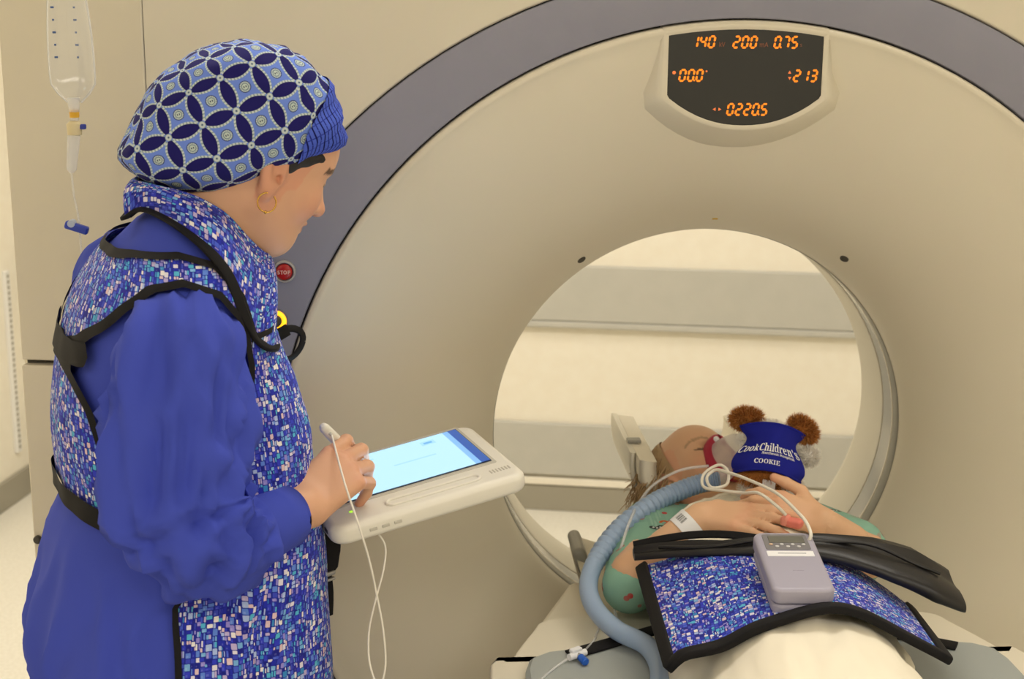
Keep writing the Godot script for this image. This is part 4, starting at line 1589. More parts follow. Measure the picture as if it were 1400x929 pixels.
func torso_sheet() -> Sheet:
	var nz := FastNoiseLite.new()
	nz.seed = 8
	nz.fractal_octaves = 2
	nz.frequency = 5.0
	var s := Sheet.new()
	var heights := []
	var h := 0.28
	while h < 1.4679:
		heights.append(h)
		h += 0.022 if h < 0.8 else (0.012 if h < 1.34 else 0.006)
	heights.append(1.468)
	var run := 0.0
	var before := []
	for j in heights.size():
		h = heights[j]
		var k := 0
		while k < TORSO.size() - 2 and TORSO[k + 1][0] < h: k += 1
		var t := clampf((h - TORSO[k][0]) / (TORSO[k + 1][0] - TORSO[k][0]), 0, 1)
		var q := []
		for c in range(1, 4):
			var p0: float = TORSO[maxi(k - 1, 0)][c]
			var p3: float = TORSO[mini(k + 2, TORSO.size() - 1)][c]
			q.append(cubic_interpolate(TORSO[k][c], TORSO[k + 1][c], p0, p3, t))
		var ring := PackedVector3Array()
		var cs: float = (q[0] + q[1]) / 2
		var a: float = (q[1] - q[0]) / 2
		var n := 168
		var skirt := smoothstep(1.14, 0.95, h)
		for i in n + 1:
			var th := TAU * i / n
			var c := cos(th)
			var sn := sin(th)
			var e := 0.84
			var p := Vector3(cs + a * signf(c) * pow(absf(c), e), h, -q[2] * signf(sn) * pow(absf(sn), e))
			# loose folds in the skirt of the gown, fixed in the cloth
			var fold := 0.015 * skirt * (0.5 - absf(sin(th * 8.0 + 2.6 * nz.get_noise_2d(h * 0.9, th * 0.2) + h * 2.6))) * smoothstep(0.75, 0.0, c)
			fold += 0.004 * nz.get_noise_3d(p.x * 2.0, p.y * 1.2, p.z * 2.0)
			p += Vector3(c, 0, -sn) * fold
			ring.append(p)
		if j > 0: run += maxf(h - heights[j - 1], (ring[42] - s.rows[j - 1][42]).length())
		var tr := PackedVector2Array()
		var al := 0.0
		for i in n + 1:
			if i > 0: al += Vector2(ring[i].x - ring[i - 1].x, ring[i].z - ring[i - 1].z).length()
			tr.append(Vector2(al, run))
		# keep the print's scale where the body narrows: measure from the near side
		var ref := tr[126].x
		for i in n + 1: tr[i] = Vector2(run, tr[i].x - ref)
		s.rows.append(ring)
		s.uvs.append(tr)
	s.finish()
	return s

func sleeve(path: Array, radii: Array, flat: Array, seed_: int, puff: float) -> MB:
	var nz := FastNoiseLite.new()
	nz.seed = seed_
	nz.fractal_octaves = 2
	nz.frequency = 4.0
	var pts := smooth_path(path, 9)
	var rows := []
	var up := Vector3.ZERO
	for i in pts.size():
		var f := float(i) / (pts.size() - 1) * (path.size() - 1)
		var k := mini(int(f), path.size() - 2)
		var r := cubic_interpolate(radii[k], radii[k + 1], radii[maxi(k - 1, 0)], radii[mini(k + 2, radii.size() - 1)], f - k)
		var fl := lerpf(flat[k], flat[k + 1], f - k)
		var d: Vector3 = (pts[mini(i + 1, pts.size() - 1)] - pts[maxi(i - 1, 0)]).normalized()
		if up == Vector3.ZERO: up = (Vector3(1, 0, 0) - d * d.x).normalized()
		up = (up - d * d.dot(up)).normalized()
		var sd := d.cross(up)
		var ring := PackedVector3Array()
		for q in 56:
			var a := TAU * q / 56.0
			var dir := up * cos(a) + sd * sin(a) * fl
			var p: Vector3 = pts[i] + dir * r
			# long pleats along the arm, cross creases where it bends
			var bend := exp(-pow((f - 5.0) / 1.1, 2.0))
			var wr := nz.get_noise_3d(cos(a) * 0.42, sin(a) * 0.42, f * 0.07)
			var ridge := 1.0 - absf(nz.get_noise_3d(cos(a) * 0.30 + 5.0, sin(a) * 0.30, f * 0.10 + 3.0)) * 4.5
			var crease := nz.get_noise_3d(cos(a) * 0.16, sin(a) * 0.16, f * 0.42 + 7.0 + 0.10 * cos(a))
			p += dir.normalized() * puff * (lerpf(0.7 * wr + 0.35 * maxf(ridge, -0.7), 1.15 * crease + 0.25 * ridge, bend)) * smoothstep(0.0, 0.6, f) * smoothstep(path.size() - 1.0, path.size() - 1.5, f)
			ring.append(p)
		rows.append(ring)
	rows.reverse()
	return grid(rows, true)

func build_nurse() -> void:
	var t := thing("person", "nurse in royal blue gown, mosaic-print lead apron and patterned cap writing on a tablet", "person", Vector3(-0.732, 0, 0.601))
	t.basis = Basis(Vector3(0.942, 0, -0.3355).normalized(), Vector3.UP, Vector3(0.3355, 0, 0.942).normalized())
	# --- skin: one body
	var body := MB.new()
	var c := BodySDF.new()
	c.skin = SKIN_NURSE
	c.blob(Vector3(-0.05, 1.22, 0), Vector3(0.09, 0.20, 0.13), 0.05)
	c.blob(Vector3(-0.06, 0.98, 0), Vector3(0.11, 0.16, 0.15), 0.06)
	c.bone(Vector3(-0.045, 1.34, -0.11), Vector3(-0.045, 1.34, 0.11), 0.04, 0.04, 0.03)
	for d in [-1.0, 1.0]:
		c.chain([Vector3(-0.055, 0.92, 0.085 * d), Vector3(-0.05, 0.50, 0.085 * d), Vector3(-0.065, 0.10, 0.085 * d)], [0.085, 0.058, 0.036], 0.03)
	c.chain([Vector3(-0.06, 1.325, 0.150), Vector3(-0.088, 1.145, 0.240), Vector3(0.050, 1.122, 0.160)], [0.038, 0.032, 0.026], 0.02)
	c.chain([Vector3(-0.06, 1.325, -0.150), Vector3(-0.07, 1.12, -0.230), Vector3(0.10, 1.085, -0.150)], [0.048, 0.038, 0.026], 0.02)
	c.bone(Vector3(-0.03, 1.38, 0), Vector3(0.02, 1.47, 0), 0.06, 0.05, 0.03)
	c.build(body, 0.014)
	# head
	var hd := HeadSDF.new()
	var tilt := 0.50
	var turn := -0.15
	var fwd := Vector3(cos(tilt) * cos(turn), -sin(tilt), cos(tilt) * sin(turn))
	var rgt := Vector3(-sin(turn), 0, cos(turn))
	hd.frame = Transform3D(Basis(fwd, rgt.cross(fwd), rgt), Vector3(0.062, 1.512, 0.0))
	hd.s = 0.95
	hd.skin = SKIN_NURSE
	hd.shape(false)
	hd.bone(Vector3(0.022, 1.490, 0), Vector3(-0.012, 1.40, 0), 0.052, 0.060, 0.03)
	hd.build(body, 0.0029)
	# right hand, closed on the stylus
	var h := BodySDF.new()
	h.skin = SKIN_NURSE
	var wrist := Vector3(0.074, 1.128, 0.146)
	var x := (Vector3(0.160, 1.168, 0.098) - wrist).normalized()
	var y := Vector3(-0.30, 0.62, 0.72)
	y = (y - x * y.dot(x)).normalized()
	var fr := Transform3D(Basis(x, y, x.cross(y)), wrist)
	h.bone(Vector3(0.020, 1.124, 0.178), wrist, 0.034, 0.0265, 0.012)
	h.hand(fr, 0.98, [[0.35, 0.75, 0.30], [0.45, 0.80, 0.40], [0.60, 0.85, 0.5], [0.75, 0.9, 0.5]], [Vector3(0.80, -0.45, 0.40).normalized(), Vector3(0.85, -0.50, -0.15).normalized()], -1.0)
	h.build(body, 0.0034)
	# left hand under the tablet's far side
	h = BodySDF.new()
	h.skin = SKIN_NURSE
	x = Vector3(0.75, 0.12, 0.60).normalized()
	y = Vector3(0.05, -1.0, 0.1)
	y = (y - x * y.dot(x)).normalized()
	fr = Transform3D(Basis(x, y, x.cross(y)), Vector3(0.120, 1.063, -0.130))
	h.bone(Vector3(0.06, 1.075, -0.17), Vector3(0.120, 1.064, -0.130), 0.034, 0.027, 0.012)
	h.hand(fr, 0.98, [[0.1, 0.1, 0.1], [0.1, 0.1, 0.1], [0.1, 0.1, 0.1], [0.1, 0.15, 0.1]], [Vector3(0.75, 0.1, 0.65).normalized(), Vector3(0.9, 0.2, 0.2).normalized()], 1.0)
	h.build(body, 0.005)
	part("body", body, M.skin, t, "face in profile looking down, bare hands")
	# --- clothes
	var s := torso_sheet()
	part("gown", grid(s.rows), M.blue, t, "royal blue cotton gown")
	var apron := PackedVector2Array([Vector2(-0.35, 1.335), Vector2(-0.180, 1.352), Vector2(-0.156, 1.391), Vector2(-0.126, 1.415), Vector2(-0.092, 1.426), Vector2(-0.052, 1.428), Vector2(-0.020, 1.418), Vector2(0.0, 1.39), Vector2(0.012, 1.345), Vector2(0.3, 1.335), Vector2(0.3, 0.32), Vector2(-0.088, 0.32), Vector2(-0.088, 1.05), Vector2(-0.04, 1.10), Vector2(0.0, 1.15), Vector2(0.004, 1.25), Vector2(0.008, 1.31), Vector2(0.000, 1.362), Vector2(-0.022, 1.392), Vector2(-0.056, 1.404), Vector2(-0.086, 1.398), Vector2(-0.111, 1.379), Vector2(-0.146, 1.345), Vector2(-0.161, 1.322), Vector2(-0.165, 1.300), Vector2(-0.152, 1.267), Vector2(-0.138, 1.20), Vector2(-0.130, 1.135), Vector2(-0.180, 1.152), Vector2(-0.35, 1.165)])
	part("lead_apron", cut_piece(s, apron, 0.0, 9.0, 0.008), M.mosaic, t, "lead apron in a blue, white and turquoise mosaic print")
	part("apron_binding", cut_piece(s, apron, -0.003, 0.0035, 0.0105), M.black, t)
	part("apron_strap", cut_piece(s, PackedVector2Array([Vector2(-0.35, 1.285), Vector2(-0.18, 1.300), Vector2(-0.146, 1.314), Vector2(-0.146, 1.338), Vector2(-0.18, 1.322), Vector2(-0.35, 1.306)]), 0.0, 9.0, 0.013), M.black, t, "black webbing strap across the back")
	part("belt", cut_piece(s, PackedVector2Array([Vector2(-0.35, 1.135), Vector2(-0.19, 1.138), Vector2(-0.10, 1.108), Vector2(-0.10, 1.135), Vector2(-0.18, 1.163), Vector2(-0.35, 1.172)]), 0.0, 9.0, 0.012), M.black, t)
	build_collar(t)
	# sleeves
	var sl := part("sleeve", sleeve([Vector3(-0.050, 1.372, 0.118), Vector3(-0.060, 1.346, 0.172), Vector3(-0.072, 1.300, 0.202), Vector3(-0.082, 1.240, 0.222), Vector3(-0.088, 1.182, 0.234), Vector3(-0.072, 1.142, 0.236), Vector3(-0.034, 1.124, 0.212), Vector3(0.004, 1.126, 0.186)],
		[0.034, 0.062, 0.074, 0.077, 0.074, 0.069, 0.060, 0.043], [0.9, 0.85, 0.75, 0.72, 0.75, 0.85, 0.95, 1.0], 4, 0.026), M.blue, t, "gathered royal blue sleeve")
	part("cuff", tube([Vector3(-0.012, 1.116, 0.194), Vector3(-0.004, 1.118, 0.189), Vector3(0.012, 1.121, 0.180), Vector3(0.035, 1.124, 0.167), Vector3(0.052, 1.125, 0.157), Vector3(0.055, 1.1252, 0.155), Vector3(0.046, 1.125, 0.161)], [0.040, 0.042, 0.041, 0.0385, 0.0375, 0.036, 0.0335], 32, false), M.blue, t, "knitted blue cuff")
	part("sleeve", sleeve([Vector3(-0.048, 1.392, -0.120), Vector3(-0.058, 1.366, -0.172), Vector3(-0.065, 1.300, -0.206), Vector3(-0.072, 1.220, -0.222), Vector3(-0.068, 1.135, -0.225), Vector3(-0.02, 1.098, -0.20), Vector3(0.07, 1.086, -0.165)],
		[0.040, 0.070, 0.076, 0.076, 0.074, 0.062, 0.042], [0.9, 0.85, 0.8, 0.8, 0.85, 0.95, 1.0], 6, 0.012), M.blue, t)
	part("cuff", tube([Vector3(0.05, 1.090, -0.172), Vector3(0.065, 1.086, -0.165), Vector3(0.10, 1.076, -0.143)], [0.040, 0.041, 0.037], 28, false), M.blue, t)
	# trousers and shoes below the gown
	for d in [-1.0, 1.0]:
		part("trouser_leg", tube([Vector3(-0.055, 0.70, 0.088 * d), Vector3(-0.052, 0.40, 0.088 * d), Vector3(-0.066, 0.12, 0.088 * d), Vector3(-0.066, 0.06, 0.088 * d)], [0.095, 0.078, 0.07, 0.07], 24), M.blue, t)
		var sh := SDF.new()
		sh.bone(Vector3(-0.10, 0.045, 0.088 * d), Vector3(0.09, 0.032, 0.095 * d), 0.042, 0.032, 0.02)
		sh.blob(Vector3(0.0, -0.03, 0.09 * d), Vector3(0.4, 0.03, 0.2), 0.004, true)
		var sm := MB.new()
		sh.build(sm, 0.008)
		part("shoe", sm, M.print_white, t)
	# dark hair showing under the cap at temple and nape
	var hr := SDF.new()
	for d in [-1.0, 1.0]:
		for q in [[-0.012, 0.040, 0.0, 0.09, 0.078, 0.071], [0.040, 0.048, 0.045, 0.026, 0.012, 0.0245], [0.020, 0.038, 0.0575, 0.022, 0.014, 0.0172], [0.013, 0.024, 0.0625, 0.009, 0.017, 0.0125], [-0.045, 0.010, 0.048, 0.030, 0.030, 0.022]]:
			hr.blob(hd.frame * (Vector3(q[0], q[1], q[2] * d) * hd.s), Vector3(q[3], q[4], q[5]) * hd.s, 0.012, false, hd.frame.basis)
	var hm := MB.new()
	hr.build(hm, 0.004)
	part("hair", hm, M.hair, t, "dark brown hair")
	build_cap(t, hd.frame)
	# hoop earring
	var hoop := []
	for k in 25:
		var a := TAU * (k / 24.0) * 0.88 + 0.9
		hoop.append(Vector3(0.0595 + 0.0105 * sin(a), 1.4835 + 0.0115 * cos(a), 0.0795 + 0.002 * sin(a)))
	var er := part("earring", tube(hoop, 0.0009, 8), M.gold, t, "thin gold hoop")
	part("charm", ellipsoid(Vector3(0.0575, 1.4722, 0.0797), Vector3(0.0018, 0.0022, 0.0015), 8, 6), M.gold, er)
	# loop of black webbing at the breast, belt end with buckle at the waist
	var loop := []
	var ln := []
	for k in 29:
		var a := TAU * k / 28.0
		loop.append(Vector3(0.078 + 0.0205 * cos(a) + 0.002 * sin(a * 2.0), 1.314 + 0.0185 * sin(a), 0.086 - 0.008 * cos(a)))
		ln.append(Vector3(cos(a) * 0.5, sin(a) * 0.5, 0.85))
	part("webbing_loop", ribbon(loop, ln, 0.0045, 0.0017, false), M.black, t, "loop of black webbing")
	part("loop_tab", ribbon(smooth_path([Vector3(0.040, 1.320, 0.100), Vector3(0.052, 1.319, 0.096), Vector3(0.064, 1.326, 0.092), Vector3(0.078, 1.332, 0.088)], 4), Vector3(0.5, 0.2, 0.85), 0.0075, 0.002), M.black, t)
	var bw := part("belt_end", ribbon(smooth_path([Vector3(0.118, 1.075, 0.062), Vector3(0.132, 1.05, 0.060), Vector3(0.131, 1.02, 0.060), Vector3(0.127, 1.004, 0.058)], 5), Vector3(0.45, 0.0, 0.9), [0.012, 0.014, 0.015, 0.016, 0.0165, 0.016, 0.016, 0.016, 0.016, 0.015, 0.015, 0.015, 0.0155, 0.013, 0.012, 0.0115], 0.003), M.black, t, "black webbing belt end")
	var bk := part("buckle", rbox(Vector3(0.026, 0.006, 0.006), 0.002, 3).moved(Transform3D(Basis(Vector3.UP, 0.42), Vector3(0.126, 1.004, 0.062))), M.steel, bw, "steel buckle")
	part("buckle", rbox(Vector3(0.026, 0.004, 0.006), 0.0018, 3).moved(Transform3D(Basis(Vector3.UP, 0.42), Vector3(0.126, 0.996, 0.062))), M.steel, bw)
	part("belt_tail", ribbon(smooth_path([Vector3(0.127, 1.0, 0.058), Vector3(0.129, 0.975, 0.057), Vector3(0.128, 0.945, 0.056)], 4), Vector3(0.45, 0.0, 0.9), 0.008, 0.0025), M.black, bw)

func torso_side(x: float, h: float) -> float: # how far the clothed body reaches sideways at a height
	var k := 0
	while k < TORSO.size() - 2 and TORSO[k + 1][0] < h: k += 1
	var t := clampf((h - TORSO[k][0]) / (TORSO[k + 1][0] - TORSO[k][0]), 0, 1)
	var b := lerpf(TORSO[k][1], TORSO[k + 1][1], t)
	var f := lerpf(TORSO[k][2], TORSO[k + 1][2], t)
	var w := lerpf(TORSO[k][3], TORSO[k + 1][3], t)
	var e := absf((x - (b + f) / 2) / ((f - b) / 2))
	return w * pow(maxf(1.0 - pow(minf(e, 1.0), 2.38), 0.0), 0.42)

func build_collar(t: Node3D) -> void:
	var top := [Vector3(-0.078, 1.504, 0), Vector3(-0.062, 1.503, 0.046), Vector3(-0.024, 1.492, 0.062), Vector3(0.012, 1.470, 0.064), Vector3(0.041, 1.437, 0.058), Vector3(0.062, 1.417, 0.040), Vector3(0.076, 1.410, 0.020), Vector3(0.082, 1.408, 0)]
	# the lower edge lies on the gown
	var bot := [Vector3(-0.090, 1.460, 0)]
	for q in [[-0.064, 1.464], [-0.034, 1.447], [-0.008, 1.412], [0.005, 1.367], [0.022, 1.332], [0.046, 1.315]]:
		var p := Vector3(q[0], q[1], torso_side(q[0], q[1]))
		bot.append(p + Vector3(p.x, 0.1, p.z).normalized() * 0.010)
	bot.append(Vector3(0.080, 1.312, 0))
	var rows := []
	var tp := []
	var bp := []
	var tf := smooth_path(top, 7)
	var bf := smooth_path(bot, 7)
	for i in range(tf.size() - 1, 0, -1):
		tp.append(Vector3(tf[i].x, tf[i].y, -tf[i].z)); bp.append(Vector3(bf[i].x, bf[i].y, -bf[i].z))
	tp.append_array(tf); bp.append_array(bf)
	var uvs := []
	var edge := []
	var en := []
	for j in 15:
		var v := j / 14.0
		var row := PackedVector3Array()
		var tr := PackedVector2Array()
		for i in tp.size():
			var p: Vector3 = tp[i].lerp(bp[i], v)
			var out := Vector3(p.x - 0.0, 0.15, p.z * 1.3).normalized()
			p += out * (0.012 * sin(PI * v) + 0.002)
			row.append(p)
			tr.append(Vector2(i * 0.0082, v * lerpf(0.035, 0.115, smoothstep(0.3, 0.0, absf(float(i) / (tp.size() - 1) - 0.5)) if false else absf(float(i) / (tp.size() - 1) - 0.5) * 2.0)))
		rows.append(row)
		uvs.append(tr)
	# the ring above runs front, near... keep outward faces
	rows.reverse(); uvs.reverse()
	var collar := part("thyroid_collar", grid(rows, false, uvs), M.mosaic, t, "tall stand-up lead collar in the same mosaic print")
	var inner := []
	for r in rows:
		var row := PackedVector3Array()
		for p in r: row.append(Vector3(p.x * 0.93 + 0.0, p.y, p.z * 0.93))
		inner.append(row)
	inner.reverse()
	part("collar_lining", grid(inner), M.black, collar)
	for i in bp.size():
		var p: Vector3 = bp[i]
		var out := Vector3(p.x, 0.3, p.z * 1.3).normalized()
		edge.append(p + out * 0.003)
		en.append(out)
	part("collar_binding", ribbon(edge, en, 0.0062, 0.0028), M.black, collar)
	edge = []
	for i in tp.size():
		var p: Vector3 = tp[i]
		edge.append(p + Vector3(p.x, 0.1, p.z).normalized() * 0.001)
	part("collar_edge", tube(edge, 0.0022, 8), M.mosaic, collar)

func build_cap(t: Node3D, f: Transform3D) -> void:
	var nz := FastNoiseLite.new()
	nz.seed = 15
	nz.fractal_octaves = 2
	nz.frequency = 9.0
	var c := Vector2(0.045, 1.577)
	var o := [[-0.095, 1.534], [-0.089, 1.523], [-0.066, 1.504], [-0.035, 1.494], [-0.005, 1.489], [0.022, 1.492], [0.055, 1.504], [0.092, 1.514], [0.128, 1.528], [0.160, 1.540], [0.170, 1.552], [0.1665, 1.583], [0.152, 1.618], [0.125, 1.646], [0.090, 1.663], [0.054, 1.667], [0.011, 1.658], [-0.024, 1.639], [-0.055, 1.610], [-0.078, 1.569], [-0.092, 1.543]]
	var na := 96
	var rad := PackedFloat32Array()
	var outline := PackedVector2Array()
	var sp := []
	for q in o: sp.append(Vector3(q[0], q[1], 0))
	sp.append(sp[0])
	for q in smooth_path(sp, 5): outline.append(Vector2(q.x, q.y))
	for i in na:
		var a := TAU * i / na
		var best := 0.05
		for k in outline.size() - 1:
			var hit = Geometry2D.segment_intersects_segment(c, c + Vector2(cos(a), sin(a)) * 0.5, outline[k], outline[k + 1])
			if hit != null: best = maxf(best, (hit - c).length())
		rad.append(best)
	var nb := 33
	var s := Sheet.new()
	var wide := 0.099
	var prev := []
	var arc := PackedFloat32Array()
	arc.resize(na + 1)
	for half in [1.0, -1.0]:
		s = Sheet.new()
		arc.fill(0.0)
		for j in nb:
			var b := j / (nb - 1.0)   # 0 at the side pole, 1 on the outline
			var rho := sin(b * PI / 2)
			var ring := PackedVector3Array()
			var tr := PackedVector2Array()
			for i in na + 1:
				var a := TAU * (i % na) / na
				var r := rad[i % na]
				var lat := pow(maxf(1.0 - pow(rho, 2.7), 0.0), 1.0 / 2.7)
				# the pouch at the back is slimmer than the skull
				var w := wide * (1.0 - 0.16 * smoothstep(0.0, -0.12, cos(a) * r * rho))
				var p := Vector3(c.x + cos(a) * r * rho, c.y + sin(a) * r * rho, half * w * lat)
				var lump := 0.0035 * nz.get_noise_3d(p.x * 2.0, p.y * 2.0, p.z * 2.0) + 0.0022 * sin((p.x * 0.8 - p.y) * 150.0 + 3.0 * nz.get_noise_2d(p.x, p.y)) * smoothstep(0.06, 0.12, p.x)
				p += Vector3(cos(a) * rho, sin(a) * rho, half * lat).normalized() * lump
				ring.append(p)
				if j > 0: arc[i] += (p - s.rows[j - 1][i]).length()
				var uv := Vector2(cos(a), sin(a)) * arc[i] * 0.96
				tr.append(uv.rotated(-0.38) + Vector2(0.014, 0.02))
			s.rows.append(ring)
			s.uvs.append(tr)
		if half > 0:
			s.rows.reverse(); s.uvs.reverse()
		s.finish()
		var rows: Array = s.rows
		var uvs: Array = s.uvs
		if half > 0: part("cap", grid(rows, false, uvs), M.petal, t, "bouffant cap printed with navy petals, white dots and buttons on pale blue")
		else: part("cap_far_side", grid(rows, false, uvs), M.petal, t.get_node("cap"))
		var bandpoly := PackedVector2Array([Vector2(0.098, 1.518), Vector2(0.104, 1.560), Vector2(0.121, 1.586), Vector2(0.141, 1.613), Vector2(0.150, 1.625), Vector2(0.21, 1.63), Vector2(0.21, 1.50), Vector2(0.12, 1.50)])
		part("cap_band", cut_piece(s, bandpoly, 0.0, 9.0, 0.0022), M.ribbed, t.get_node("cap"), "ribbed blue front band")
	# small white woven label above the ear
	part("cap_tag", rbox(Vector3(0.034, 0.012, 0.0012), 0.0005, 2).moved(Transform3D(Basis(Vector3.UP, 0.30) * Basis(Vector3.BACK, 0.08), Vector3(0.096, 1.550, 0.0845))), M.print_white, t.get_node("cap"), "small white label")

# slab with rounded corners and rounded edges, lying in xz, top at y = 0, centred
func slab(w: float, l: float, t: float, rc: float, er: float) -> MB:
	var rows := []
	for k in 13:
		var a := PI * k / 12.0
		var ins := er * (1.0 - sin(a))
		var y := -t / 2 + (t / 2 - er) * (1.0 if k < 6 else (-1.0 if k > 6 else 0.0)) + er * cos(a)
		var ring := PackedVector3Array()
		for q in 40:
			var b := TAU * (q + 0.5) / 40.0
			var qx := signf(cos(b))
			var qz := signf(sin(b))
			var r := rc - ins
			ring.append(Vector3(qx * (w / 2 - rc) + cos(b) * r, y, qz * (l / 2 - rc) + sin(b) * r))
		rows.append(ring)
	rows.reverse()
	for r in rows: r.reverse()
	var m := grid(rows, true)
	cap(m, rows[0], true)
	cap(m, rows[-1])
	return m

func build_tablet() -> void:
	var a := Vector3(-0.579, 1.091, 0.694)
	var u := Vector3(0.92992, 0.16139, -0.33047)
	var n := Vector3(-0.13338, 0.98538, 0.10590).normalized()
	var b := Basis(u, n, u.cross(n))
	var t := thing("tablet_computer", "white rugged tablet computer with lit pale blue screen held by the nurse", "tablet", a + u * 0.13 + b.z * -0.10)
	t.basis = b
	part("casing", slab(0.262, 0.202, 0.026, 0.022, 0.010), M.tablet, t)
	part("bezel", slab(0.222, 0.142, 0.0016, 0.004, 0.0006).moved(Transform3D(Basis.IDENTITY, Vector3(0.0, 0.0008, -0.0255))), M.tablet_dark, t)
	part("screen", slab(0.208, 0.128, 0.001, 0.001, 0.0004).moved(Transform3D(Basis.IDENTITY, Vector3(0.0025, 0.0016, -0.0255))), paint(Color8(24, 34, 60), 0.15), t)
	# picture on the screen
	var im := Image.create(208, 128, false, Image.FORMAT_RGB8)
	im.fill(Color8(176, 226, 252))
	im.fill_rect(Rect2i(0, 0, 196, 128), Color8(186, 232, 255))
	im.fill_rect(Rect2i(196, 0, 12, 128), Color8(40, 88, 168))
	im.fill_rect(Rect2i(188, 0, 8, 128), Color8(132, 186, 236))
	for q in [[150, 12, 20, 14], [20, 20, 60, 4], [96, 60, 60, 4]]:
		im.fill_rect(Rect2i(q[0], q[1], q[2], q[3]), Color8(166, 220, 246))
	im.fill_rect(Rect2i(154, 16, 12, 6), Color8(110, 178, 228))
	var glass := paint(Color.BLACK, 0.12)
	glass.emission_enabled = true
	glass.emission = Color.WHITE
	glass.emission_operator = BaseMaterial3D.EMISSION_OP_MULTIPLY
	glass.emission_texture = ImageTexture.create_from_image(im)
	glass.emission_energy_multiplier = 1.08
	var pic := MB.new()
	pic.vert(Vector3(-0.1, 0.0021, 0.0365), Vector2(0, 1), Color.WHITE, Vector3.UP); pic.vert(Vector3(0.105, 0.0021, 0.0365), Vector2(1, 1), Color.WHITE, Vector3.UP)
	pic.vert(Vector3(0.105, 0.0021, -0.0875), Vector2(1, 0), Color.WHITE, Vector3.UP); pic.vert(Vector3(-0.1, 0.0021, -0.0875), Vector2(0, 0), Color.WHITE, Vector3.UP)
	pic.quad(0, 1, 2, 3)
	part("screen_display", pic, glass, t, "glowing pale blue screen")
	var l := AreaLight3D.new()
	l.name = "screen_light"
	l.area_size = Vector2(0.2, 0.12)
	l.light_color = Color8(190, 230, 255)
	l.light_energy = 0.02
	l.area_range = 6.0
	l.area_attenuation = 2.0
	l.shadow_enabled = true
	l.position = Vector3(0.0025, 0.004, -0.0255)
	l.rotation.x = PI / 2
	t.add_child(l)
	# stylus groove, grille and side ports
	var loop := []
	for k in 41:
		var g := TAU * k / 40.0
		loop.append(Vector3(0.012 + signf(cos(g)) * 0.054 + 0.0085 * cos(g), 0.0006, 0.072 + 0.0085 * sin(g)))
	part("stylus_groove", tube(loop, 0.0022, 10, false), M.tablet, t)
	for k in 7:
		part("grille_slot", slab(0.0022, 0.010, 0.001, 0.001, 0.0003).moved(Transform3D(Basis.IDENTITY, Vector3(0.092 + k * 0.0042, 0.0004, 0.068))), paint(Color8(190, 184, 170), 0.5), t)
	part("charge_led_light", ellipsoid(Vector3(-0.095, 0.0004, 0.064), Vector3(0.0028, 0.0008, 0.0028), 10, 6), glow(Color8(170, 230, 60), 0.8), t)
	for k in 3:
		part("side_port", rbox(Vector3(0.002, 0.006, 0.012), 0.0008, 2).moved(Transform3D(Basis.IDENTITY, Vector3(-0.1305, -0.012, 0.03 + k * 0.02))), paint(Color8(70, 90, 70) if k < 2 else Color8(60, 60, 58), 0.5), t)
	for k in 3:
		part("side_button", rbox(Vector3(0.010, 0.004, 0.002), 0.0008, 2).moved(Transform3D(Basis.IDENTITY, Vector3(-0.08 + k * 0.016, -0.013, 0.1012))), M.tablet_dark, t)
	# stylus in the hand, with its tether
	var s := thing("stylus", "white stylus in the nurse's hand, tethered to the tablet by a thin cord", "stylus")
	var p0 := Vector3(-0.590, 1.201, 0.630)
	var p1 := Vector3(-0.534, 1.1135, 0.563)
	var d := (p1 - p0).normalized()
	part("barrel", tube([p0 - d * 0.006, p0 - d * 0.005, p0, p0 + d * 0.02, p1 - d * 0.035, p1 - d * 0.02, p1 - d * 0.006], [0.002, 0.0048, 0.0065, 0.007, 0.0062, 0.005, 0.0022], 18), M.tablet, s)
	part("nib", tube([p1 - d * 0.007, p1], [0.0014, 0.0007], 10), M.ring_grey, s)
	var k0 := p0 + d * 0.006 + Vector3(0.006, -0.004, 0.006)
	part("cord_sleeve", tube([p0 + d * 0.004, k0], [0.003, 0.002], 10), M.tablet_dark, s)
	var cord := [k0, Vector3(-0.563, 1.157, 0.708), Vector3(-0.546, 1.113, 0.734), Vector3(-0.534, 1.066, 0.731), Vector3(-0.526, 1.018, 0.723), Vector3(-0.519, 0.974, 0.725), Vector3(-0.517, 0.930, 0.727), Vector3(-0.525, 0.906, 0.733), Vector3(-0.536, 0.930, 0.722), Vector3(-0.537, 0.965, 0.708), Vector3(-0.529, 1.0, 0.694), Vector3(-0.519, 1.035, 0.681), Vector3(-0.517, 1.060, 0.665), Vector3(-0.53, 1.078, 0.655)]
	part("cord", tube(smooth_path(cord, 8), 0.0013, 8), M.cable, s)

